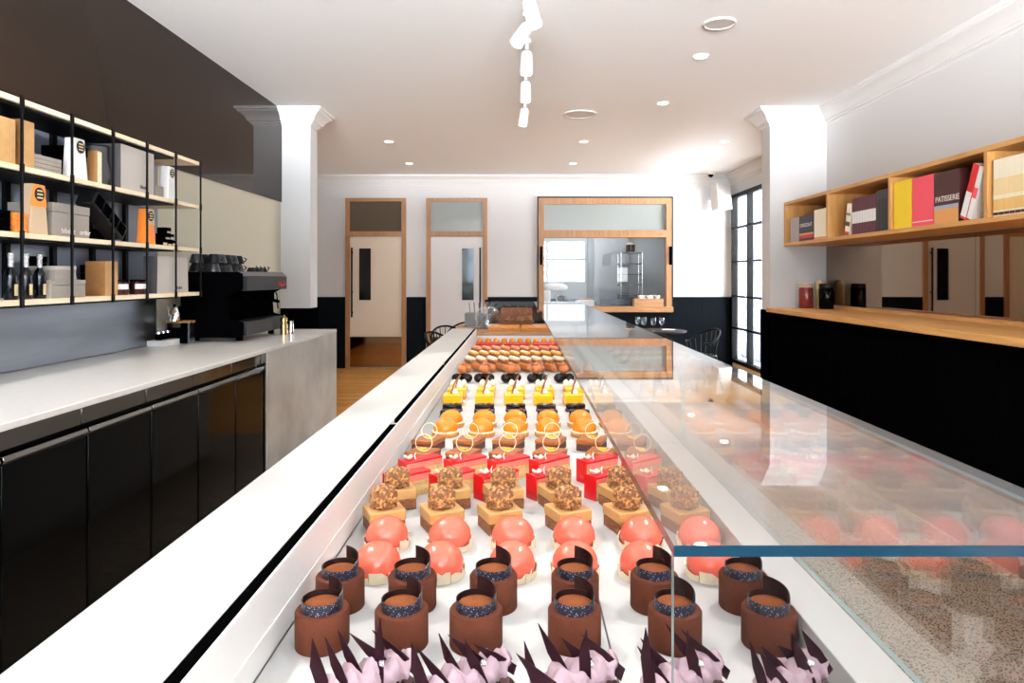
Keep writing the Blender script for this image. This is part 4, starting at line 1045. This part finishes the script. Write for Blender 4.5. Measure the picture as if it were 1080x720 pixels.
# --- coral dome
def dome():
    t = proto('coral_glazed_dome', 'cake')
    b = MB(); r = .0365; prof = [(0, .0005)]
    for i in range(17):
        a = R(-28+118*i/16); prof.append((r*math.cos(a), .0185+.9*r*math.sin(a)) if i < 16 else (0, .0185+.9*r))
    b.lathe(prof, 48); b.build('glaze', M['pink'], t, ang=60)
    b = MB(); q = random.Random(4)
    a = 0
    while a < 355:
        w = q.uniform(26, 46); a1 = min(a+w-2, 358); hs = [q.uniform(.008, .02) for _ in range(4)]; n = 3
        for k in range(n):
            t0, t1 = R(a+(a1-a)*k/n), R(a+(a1-a)*(k+1)/n)
            rb, rt = .0372, .0392
            def pt(an, z, o): rr = rb+(rt-rb)*min(1, z/.02)+o; return (rr*math.cos(an), rr*math.sin(an), z)
            v = [b.bm.verts.new(c) for c in (pt(t0, 0, 0), pt(t1, 0, 0), pt(t1, hs[k+1], 0), pt(t0, hs[k], 0), pt(t0, 0, .0012), pt(t1, 0, .0012), pt(t1, hs[k+1], .0012), pt(t0, hs[k], .0012))]
            for f in ((0,1,2,3), (7,6,5,4), (0,4,5,1), (1,5,6,2), (2,6,7,3), (3,7,4,0)): b.bm.faces.new([v[i] for i in f])
        a += w
    b.build('white_chocolate_chips', M['petal'], t, smooth=False)
    return t
p = dome(); D = 'glossy coral dome with white chocolate chips round its foot'
place(p, row([398, 464.5, 540, 606.5, 678, 749], 668, 1.085), D, 'coral domes', 'nearer row', 0, 180)
place(p, row([408, 474.5, 541, 605.5, 676, 742], 604, 1.2), D, 'coral domes', 'farther row', 0, 180)

# --- hazelnut square
def nut_square():
    t = proto('hazelnut_praline_square', 'cake'); s = .0325
    b = MB(); b.box(-s, s, -s, s, .0, .021); b.build('praline_base', M['crumb'], t, bevel=.002)
    b = MB(); b.box(-s-.001, s+.001, -s-.001, s+.001, .0212, .041); b.build('caramel_layer', M['caramel'], t, bevel=.0025, bseg=3)
    q = random.Random(11); b = MB()
    b.lathe([(0, .0405), (.019, .0405), (.0225, .047), (.0225, .066), (.018, .074), (.009, .0775), (0, .078)], 20, mi=2)
    for k in range(430):
        z = q.random(); a = q.uniform(0, 2*PI)
        if z < .7: r, zz = .0225, .043+.026*q.random()
        else:
            rr = math.sqrt(q.random()); r, zz = .021*rr, .078-.008*rr*rr
        sz = q.uniform(.0018, .0036)
        T = Matrix.Translation((r*math.cos(a), r*math.sin(a), zz)) @ Euler((q.uniform(0, 6), q.uniform(0, 6), q.uniform(0, 6))).to_matrix().to_4x4()
        b.prism([(-sz, -sz*.7), (sz*.8, -sz*.9), (sz, sz*.5), (-sz*.3, sz*.9)], -sz*.7, sz*.7, 'xy', q.choice((0, 0, 1, 1, 2)), T)
    b.build('nut_coated_ball', [M['nut'], M['nutlight'], M['nutdark']], t, smooth=False)
    return t
p = nut_square(); D = 'caramel square topped with a nut coated ball'
place(p, row([405, 466, 527, 599, 661, 727], 564, 1.285), D, 'hazelnut squares', 'nearer row', R(24), 4)
place(p, row([419, 475, 531, 589, 654, 715], 514, 1.41), D, 'hazelnut squares', 'farther row', R(24), 4)

# --- red layered slice
def red_slice():
    t = proto('raspberry_layer_slice', 'cake'); L, W = .05, .017
    for nm, z0, z1, mm in (('sponge_base', 0, .011, 'sponge'), ('cream_layer', .0112, .02, 'creamy'), ('sponge_layer', .0202, .030, 'sponge'), ('pink_mousse', .0302, .0438, 'pinkmousse')):
        b = MB(); b.box(-L+.003, L, -W+.0005, W-.0005, z0, z1); b.build(nm, M[mm], t, bevel=.0008)
    b = MB(); b.box(-L+.003, L, -W, W, .044, .0495); b.build('red_glaze_top', M['red'], t, bevel=.0015)
    b = MB(); b.box(-L-.0005, -L+.0028, -W, W, 0, .052); b.build('red_end_plate', M['red'], t, bevel=.0008)
    b = MB()
    for k in range(4):
        a = 2*PI*k/4+.4
        T = Matrix.Translation((-.03+.006*math.cos(a), .004+.006*math.sin(a), .054)) @ Matrix.Rotation(a, 4, 'Z') @ Matrix.Rotation(R(-35), 4, 'Y') @ Matrix.Diagonal((1, .7, .3, 1))
        b.ball((0, 0, 0), .0075, 10, 6, M=T)
    b.build('blossom', M['blossom'], t)
    b = MB(); b.tube([(-.016, -.004, .049), (-.018, -.003, .058), (-.012, 0, .064)], [.0016, .0014, .0005], 6); b.build('sugar_curl', M['whitecard'], t)
    return t
p = red_slice(); D = 'red glazed layered slice with pale blossom'
place(p, [(x+.0274, 1.483) for x in (-.27, -.172, -.077, .036, .159, .266)], D, 'raspberry slices', 'nearer row', R(40), 3)
place(p, [(x+.0274, 1.6) for x in (-.258, -.153, -.052, .043, .154, .257)], D, 'raspberry slices', 'farther row', R(38), 3)

# --- milk chocolate square with white ring
def ring_square():
    t = proto('milk_chocolate_square', 'cake'); s = .034
    b = MB(); b.box(-s, s, -s, s, 0, .018); b.build('sponge_base', M['brownsponge'], t, bevel=.002)
    b = MB(); b.box(-s-.001, s+.001, -s-.001, s+.001, .0182, .03); b.build('chocolate_glaze', M['brownglaze'], t, bevel=.003, bseg=3)
    b = MB(); T = Matrix.Translation((.006, -.006, .0515)) @ Matrix.Rotation(R(20), 4, 'Z') @ Matrix.Rotation(R(-12), 4, 'X')
    b.tube([T @ Vector((.021*math.cos(2*PI*k/36), 0, .021*math.sin(2*PI*k/36))) for k in range(36)], .0009, 8, closed=True); b.build('white_ring', M['whitechoc'], t)
    b = MB()
    for dx, dy in ((0, 0), (.007, .004), (-.006, .003)):
        b.box(-.004+dx, .004+dx, -.006+dy, .002+dy, .0302, .036)
    b.build('gold_jelly', M['gold'], t, bevel=.001)
    return t
p = ring_square(); D = 'milk chocolate square with upright white ring'
place(p, row([446, 489, 534, 580, 635, 684], 415.5, 1.745), D, 'ring topped chocolate squares', 'nearer row', R(-22), 3)
place(p, row([452, 495, 536.5, 581, 624, 672], 386, 1.878), D, 'ring topped chocolate squares', 'farther row', R(-22), 3)

# --- orange dome on biscuit
def orange_dome():
    t = proto('orange_glazed_dome', 'cake'); r = .036
    b = MB(); b.lathe([(0, 0), (.0385, 0), (.04, .002), (.04, .011), (.0375, .013), (0, .013)], 36, wob=lambda a, z: 1+.015*math.sin(9*a)); b.build('biscuit_base', M['biscuit'], t)
    b = MB(); q = random.Random(5)
    for k in range(44):
        a = 2*PI*k/44; b.ball((.037*math.cos(a), .037*math.sin(a), .014), q.uniform(.0022, .0036), 6, 4)
    b.build('crumb_rim', M['whitechoc'], t)
    b = MB(); prof = [(0, .0132)]+[((r*math.cos(R(-14+104*i/14)), .021+.86*r*math.sin(R(-14+104*i/14))) if i < 14 else (0, .021+.86*r)) for i in range(15)]
    b.lathe(prof, 40); b.build('orange_glaze', M['orange'], t, ang=60)
    return t
p = orange_dome(); D = 'glossy orange dome on crumbed biscuit'
place(p, row([470, 508, 543.5, 578, 616, 652], 355, 2.04), D, 'orange domes', 'nearer row', 0, 180)
place(p, row([476, 510.5, 543.5, 578, 612, 645], 335, 2.165), D, 'orange domes', 'farther row', 0, 180)

# --- dark glazed bar
def dark_bar():
    t = proto('dark_glazed_bar', 'cake')
    pr = [(.034*(1 if math.cos(a) > 0 else -1)*min(1, abs(math.cos(a))*1.15), .022*math.sin(a)) for a in [2*PI*(k+.5)/28 for k in range(28)]]
    b = MB(); b.prism([(x*1.05, y*1.05) for x, y in pr], 0, .008, 'xy'); b.build('biscuit_base', M['brownsponge'], t, bevel=.001)
    b = MB(); b.prism(pr, .0082, .025, 'xy'); b.build('mirror_glaze', M['darkglaze'], t, bevel=.007, bseg=4, ang=60)
    b = MB(); b.tube([(.006, -.004, .0255), (.014, 0, .0275), (.022, .004, .0255)], [.002, .003, .001], 8); b.build('cocoa_nib', M['brownglaze'], t)
    return t
p = dark_bar(); D = 'dark mirror glazed chocolate bar cake'
place(p, row([475, 511, 545, 577.5, 611, 645], 315, 2.3), D, 'dark glazed bars', 'nearer row', 0, 4)
place(p, row([477, 511, 544, 576, 607, 639], 301, 2.41), D, 'dark glazed bars', 'farther row', 0, 4)

# --- yellow square
def yellow_sq():
    t = proto('lemon_glazed_square', 'cake'); s = .034
    b = MB(); b.box(-s-.001, s+.001, -s-.001, s+.001, 0, .006); b.build('biscuit_base', M['biscuit'], t, bevel=.001)
    b = MB(); b.box(-s, s, -s, s, .0062, .04); b.build('yellow_glaze', M['yellow'], t, bevel=.004, bseg=3)
    b = MB(); b.lathe([(0, .0402), (.011, .0402), (.012, .044), (.008, .049), (.003, .055), (0, .056)], 18, (.008, .004, 0)); b.build('cream_dot', M['whitecard'], t)
    b = MB(); b.tube([(-.006, -.012, .0405), (-.002, -.008, .055), (.002, -.002, .07), (.008, .002, .082), (.012, .006, .088)], [.003, .0034, .003, .0036, .0026], 8); b.build('chocolate_curl', M['stick'], t)
    return t
p = yellow_sq(); D = 'bright yellow glazed square with chocolate curl'
place(p, row([477.5, 511, 541.5, 572.5, 604.5, 636], 286.6, 2.54), D, 'yellow squares', 'nearer row', 0, 5)
place(p, row([482, 512.5, 544, 574.5, 606, 635], 272.6, 2.67), D, 'yellow squares', 'farther row', 0, 5)

# --- cream square
def cream_sq():
    t = proto('vanilla_cream_square', 'cake'); s = .034
    b = MB(); b.box(-s, s, -s, s, 0, .014); b.build('biscuit_base', M['biscuit'], t, bevel=.001)
    b = MB(); b.box(-s+.001, s-.001, -s+.001, s-.001, .0142, .032); b.build('cream_block', M['creamy'], t, bevel=.003)
    b = MB()
    for i in range(3):
        for j in range(3):
            b.lathe([(0, .0322), (.0095, .0322), (.0105, .036), (.006, .042), (0, .046)], 12, (-.021+.021*i, -.021+.021*j, 0))
    b.build('piped_dots', M['whitechoc'], t)
    return t
p = cream_sq()
place(p, row([484, 514, 545, 573, 602, 631], 254, 2.83), 'pale cream square with piped dots', 'cream squares', 'single row', 0, 5)

# --- choux trio
def choux_trio():
    t = proto('chocolate_choux_trio', 'pastry')
    for x, y in ((-.024, -.012), (.024, -.012), (0, .026)):
        b = MB(); b.ball((x, y, .021), .0225, 20, 12, sz=.92); b.build('glazed_choux', M['darkglaze'], t)
    b = MB(); b.ball((0, 0, .058), .023, 20, 12, sz=.9, wob=lambda a, z: 1+.04*math.sin(5*a)); b.build('top_choux', M['choux'], t)
    b = MB(); b.lathe([(0, .077), (.011, .076), (.012, .08), (.006, .087), (0, .092)], 14); b.build('caramel_tip', M['nutbrown'], t)
    return t
p = choux_trio()
place(p, row([485, 511, 539, 566, 594.5, 622], 236, 3.07), 'dark glazed choux trio with brown choux on top', 'choux trios', 'single row', 0, 10)

# --- eclairs in four finishes
def eclair(name, mm, stripe):
    t = proto(name, 'eclair'); L, r = .043, .019
    b = MB(); b.tube([(0, -L-.017, .016), (0, -L-.013, .017), (0, -L, .018), (0, L, .018), (0, L+.013, .017), (0, L+.017, .016)], [.004, .012, r-.002, r-.002, .012, .004], 16, flat=.9); b.build('choux_bun', M['choux'], t)
    b = MB(); b.tube([(0, -L-.012, .024), (0, -L, .026), (0, L, .026), (0, L+.012, .024)], [.004, r-.003, r-.003, .004], 14, flat=.75); b.build('icing', M[mm], t)
    b = MB()
    for k in range(5):
        y = -L+.006+.019*k; b.tube([(-.013, y-.006, .0345), (0, y, .0395), (.013, y+.006, .0345)], [.0022, .0034, .0022], 6)
    b.build('topping', M[stripe], t)
    return t
for nm, mm, st, y, n, desc, grp in (('caramel_eclair', 'choux', 'nutbrown', 3.42, 10, 'brown caramel striped eclair', 'caramel eclairs'), ('vanilla_eclair', 'eclairwhite', 'whitechoc', 3.72, 10, 'white iced eclair', 'white eclairs'),
                        ('lemon_eclair', 'eclairyellow', 'eclairwhite', 4.0, 10, 'lemon yellow iced eclair', 'yellow eclairs'), ('rose_eclair', 'eclairpink', 'eclairyellow', 4.28, 10, 'pink iced eclair', 'pink eclairs')):
    p = eclair(nm, mm, st)
    place(p, [(-.268+.0595*k, y) for k in range(n)], desc, grp, 'diagonal row', R(26), 3)
# --- red topped loaf slices, orange tartlets
def loaf():
    t = proto('red_topped_loaf', 'cake')
    b = MB(); b.box(-.08, .08, -.04, .04, 0, .022); b.build('loaf_base', M['brownsponge2'], t, bevel=.003)
    b = MB(); b.box(-.081, .081, -.041, .041, .0222, .038); b.build('red_topping', M['red'], t, bevel=.006, bseg=3)
    b = MB()
    for k in range(7): b.ball((-.066+.022*k, .01, .0385), .005, 10, 6)
    b.build('berries', M['red'], t)
    return t
M['brownsponge2'] = mat('greyed_sponge', srgb(150, 112, 92), .8, var=.2, vscale=150, bump=.4, bscale=300)
p = loaf()
place(p, [(-.205, 4.52), (-.02, 4.52), (.165, 4.52)], 'long red topped loaf cake', 'red loaf cakes', 'single row', 0, 0)
def tartlet():
    t = proto('orange_tartlet', 'tart')
    b = MB(); b.lathe([(0, 0), (.02, 0), (.026, .016), (.0245, .016), (0, .012)], 20); b.build('pastry_case', M['biscuit'], t)
    b = MB(); b.ball((0, 0, .022), .0215, 18, 10, sz=.85); b.build('orange_top', M['orange'], t)
    return t
p = tartlet()
place(p, [(-.275+.056*k, 4.7) for k in range(11)], 'small round orange topped tartlet', 'orange tartlets', 'nearer row', 0, 20)
place(p, [(-.275+.056*k, 4.84) for k in range(11)], 'small round orange topped tartlet', 'orange tartlets', 'farther row', 0, 20)

# ================================================================== end counter beyond the case
t = thing('end_counter', 'white counter with timber top beyond the far end glass', 'counter', (0, 0, 0))
b = MB(); b.box(-.49, .41, 4.985, 5.85, 0, 1.075); b.build('cabinet', M['casewhite'], t, smooth=False)
b = MB(); b.box(-.5, .42, 4.98, 5.86, 1.0755, 1.1); b.build('top', M['oakx'], t, bevel=.003)
PZ = 1.1004
def slab():
    t = proto('amber_nut_slab', 'cake')
    b = MB(); b.box(-.11, .11, -.05, .05, 0, .02); b.build('biscuit_base', M['biscuit'], t, bevel=.002)
    b = MB(); b.box(-.11, .11, -.05, .05, .0202, .034); b.build('amber_topping', M['gold2'], t, bevel=.003)
    return t
M['gold2'] = mat('amber_topping', srgb(214, 130, 40), .25, var=.3, vscale=120, bump=.4, bscale=250)
p = slab()
place(p, [(-.12, 5.08), (.12, 5.08), (-.11, 5.22), (.13, 5.22)], 'flat amber nut slab on the end counter', 'amber nut slabs', 'behind far end glass', 0, 0)
def crust(seed, h):
    q = random.Random(seed)
    t = proto('nut_brittle_slab', 'brittle')
    b = MB(); b.box(-.13, .12, -.05, .05, 0, h); b.build('brittle_sheet', M['crumb'], t, bevel=.004)
    b = MB()
    for k in range(150):
        s = q.uniform(.004, .008); T = Matrix.Translation((q.uniform(-.125, .115), q.uniform(-.048, .048), h)) @ Euler((q.uniform(0, 6), q.uniform(0, 6), 0)).to_matrix().to_4x4()
        b.box(-s, s, -s*.7, s*.7, -s*.5, s*.5, 0, T)
    for k in range(70):
        s = q.uniform(.004, .008); T = Matrix.Translation((q.uniform(-.125, .115), -.05, q.uniform(.006, h-.006))) @ Euler((q.uniform(0, 6), q.uniform(0, 6), 0)).to_matrix().to_4x4()
        b.box(-s, s, -s*.7, s*.7, -s*.5, s*.5, 0, T)
    b.build('nut_pieces', M['nut'], t, ang=20)
    return t
for k in range(3):
    p = crust(k, .045); p.location = (-.02, 5.42, PZ+.0525*k); tag(p, 'rough brown nut brittle slab, %s in the stack behind the far end glass' % ['lowest', 'middle', 'topmost'][k], group='stacked nut brittle'); USED.add(p.name)
t = thing('glass_cloche', 'clear glass cloche with black knob on the end counter', 'cloche', (-.25, 5.36, PZ))
b = MB(); b.lathe([(.1, .012), (.1, .10), (.085, .14), (.05, .165), (.012, .172), (.012, .168), (.048, .161), (.082, .137), (.096, .1), (.096, .012)], 32)
b.build('dome', M['glass'], t)
b = MB(); b.lathe([(0, .171), (.012, .171), (.01, .182), (.022, .192), (.026, .206), (.02, .22), (0, .224)], 20); b.build('knob', M['black'], t)
b = MB(); b.lathe([(0, 0), (.11, 0), (.112, .01), (0, .0115)], 32); b.build('base_plate', M['steel'], t)
b = MB()
t = thing('serving_tongs', 'steel serving tongs lying beside the glass cloche', 'tongs', (-.33, 5.1, PZ))
for s in (-1, 1):
    b = MB(); b.tube([(s*.004, .1, .02), (s*.02, 0, .02), (s*.028, -.06, .018)], [.006, .006, .01], 8, flat=.4); b.build('arm', M['chrome'], t)
t = thing('cake_slicer_box', 'grey steel utensil box behind the far end glass, staff side', 'box', (-.35, 5.58, PZ))
b = MB(); b.box(-.09, .09, -.07, .07, 0, .11); b.build('box', M['darkcard'], t, bevel=.004)
for k in range(4):
    b = MB(); b.tube([(-.05+.035*k, 0, .1), (-.06+.04*k, .01, .19)], [.005, .009], 8, flat=.5); b.build('utensil', M['chrome'], t)

# ================================================================== CAMERA / VIEW
cam = bpy.data.cameras.new('camera'); co = bpy.data.objects.new('camera', cam); col.objects.link(co)
cam.sensor_width = 36; cam.sensor_fit = 'HORIZONTAL'; cam.lens = 725/1080*36
cam.shift_x = -8/1080; cam.shift_y = -68/1080
cam.clip_start = .02; cam.clip_end = 100
co.location = (0, 0, H); co.rotation_euler = (R(90), 0, 0)
sc.camera = co
vs = sc.view_settings; vs.view_transform = 'Standard'; vs.look = 'None'; vs.gamma = 1; vs.use_curve_mapping = False; vs.exposure = EXPOSURE
cy = sc.cycles
cy.use_denoising = True; cy.max_bounces = 10; cy.diffuse_bounces = 4; cy.glossy_bounces = 5; cy.transmission_bounces = 6; cy.transparent_max_bounces = 24
cy.caustics_reflective = False; cy.caustics_refractive = False; cy.sample_clamp_indirect = 6
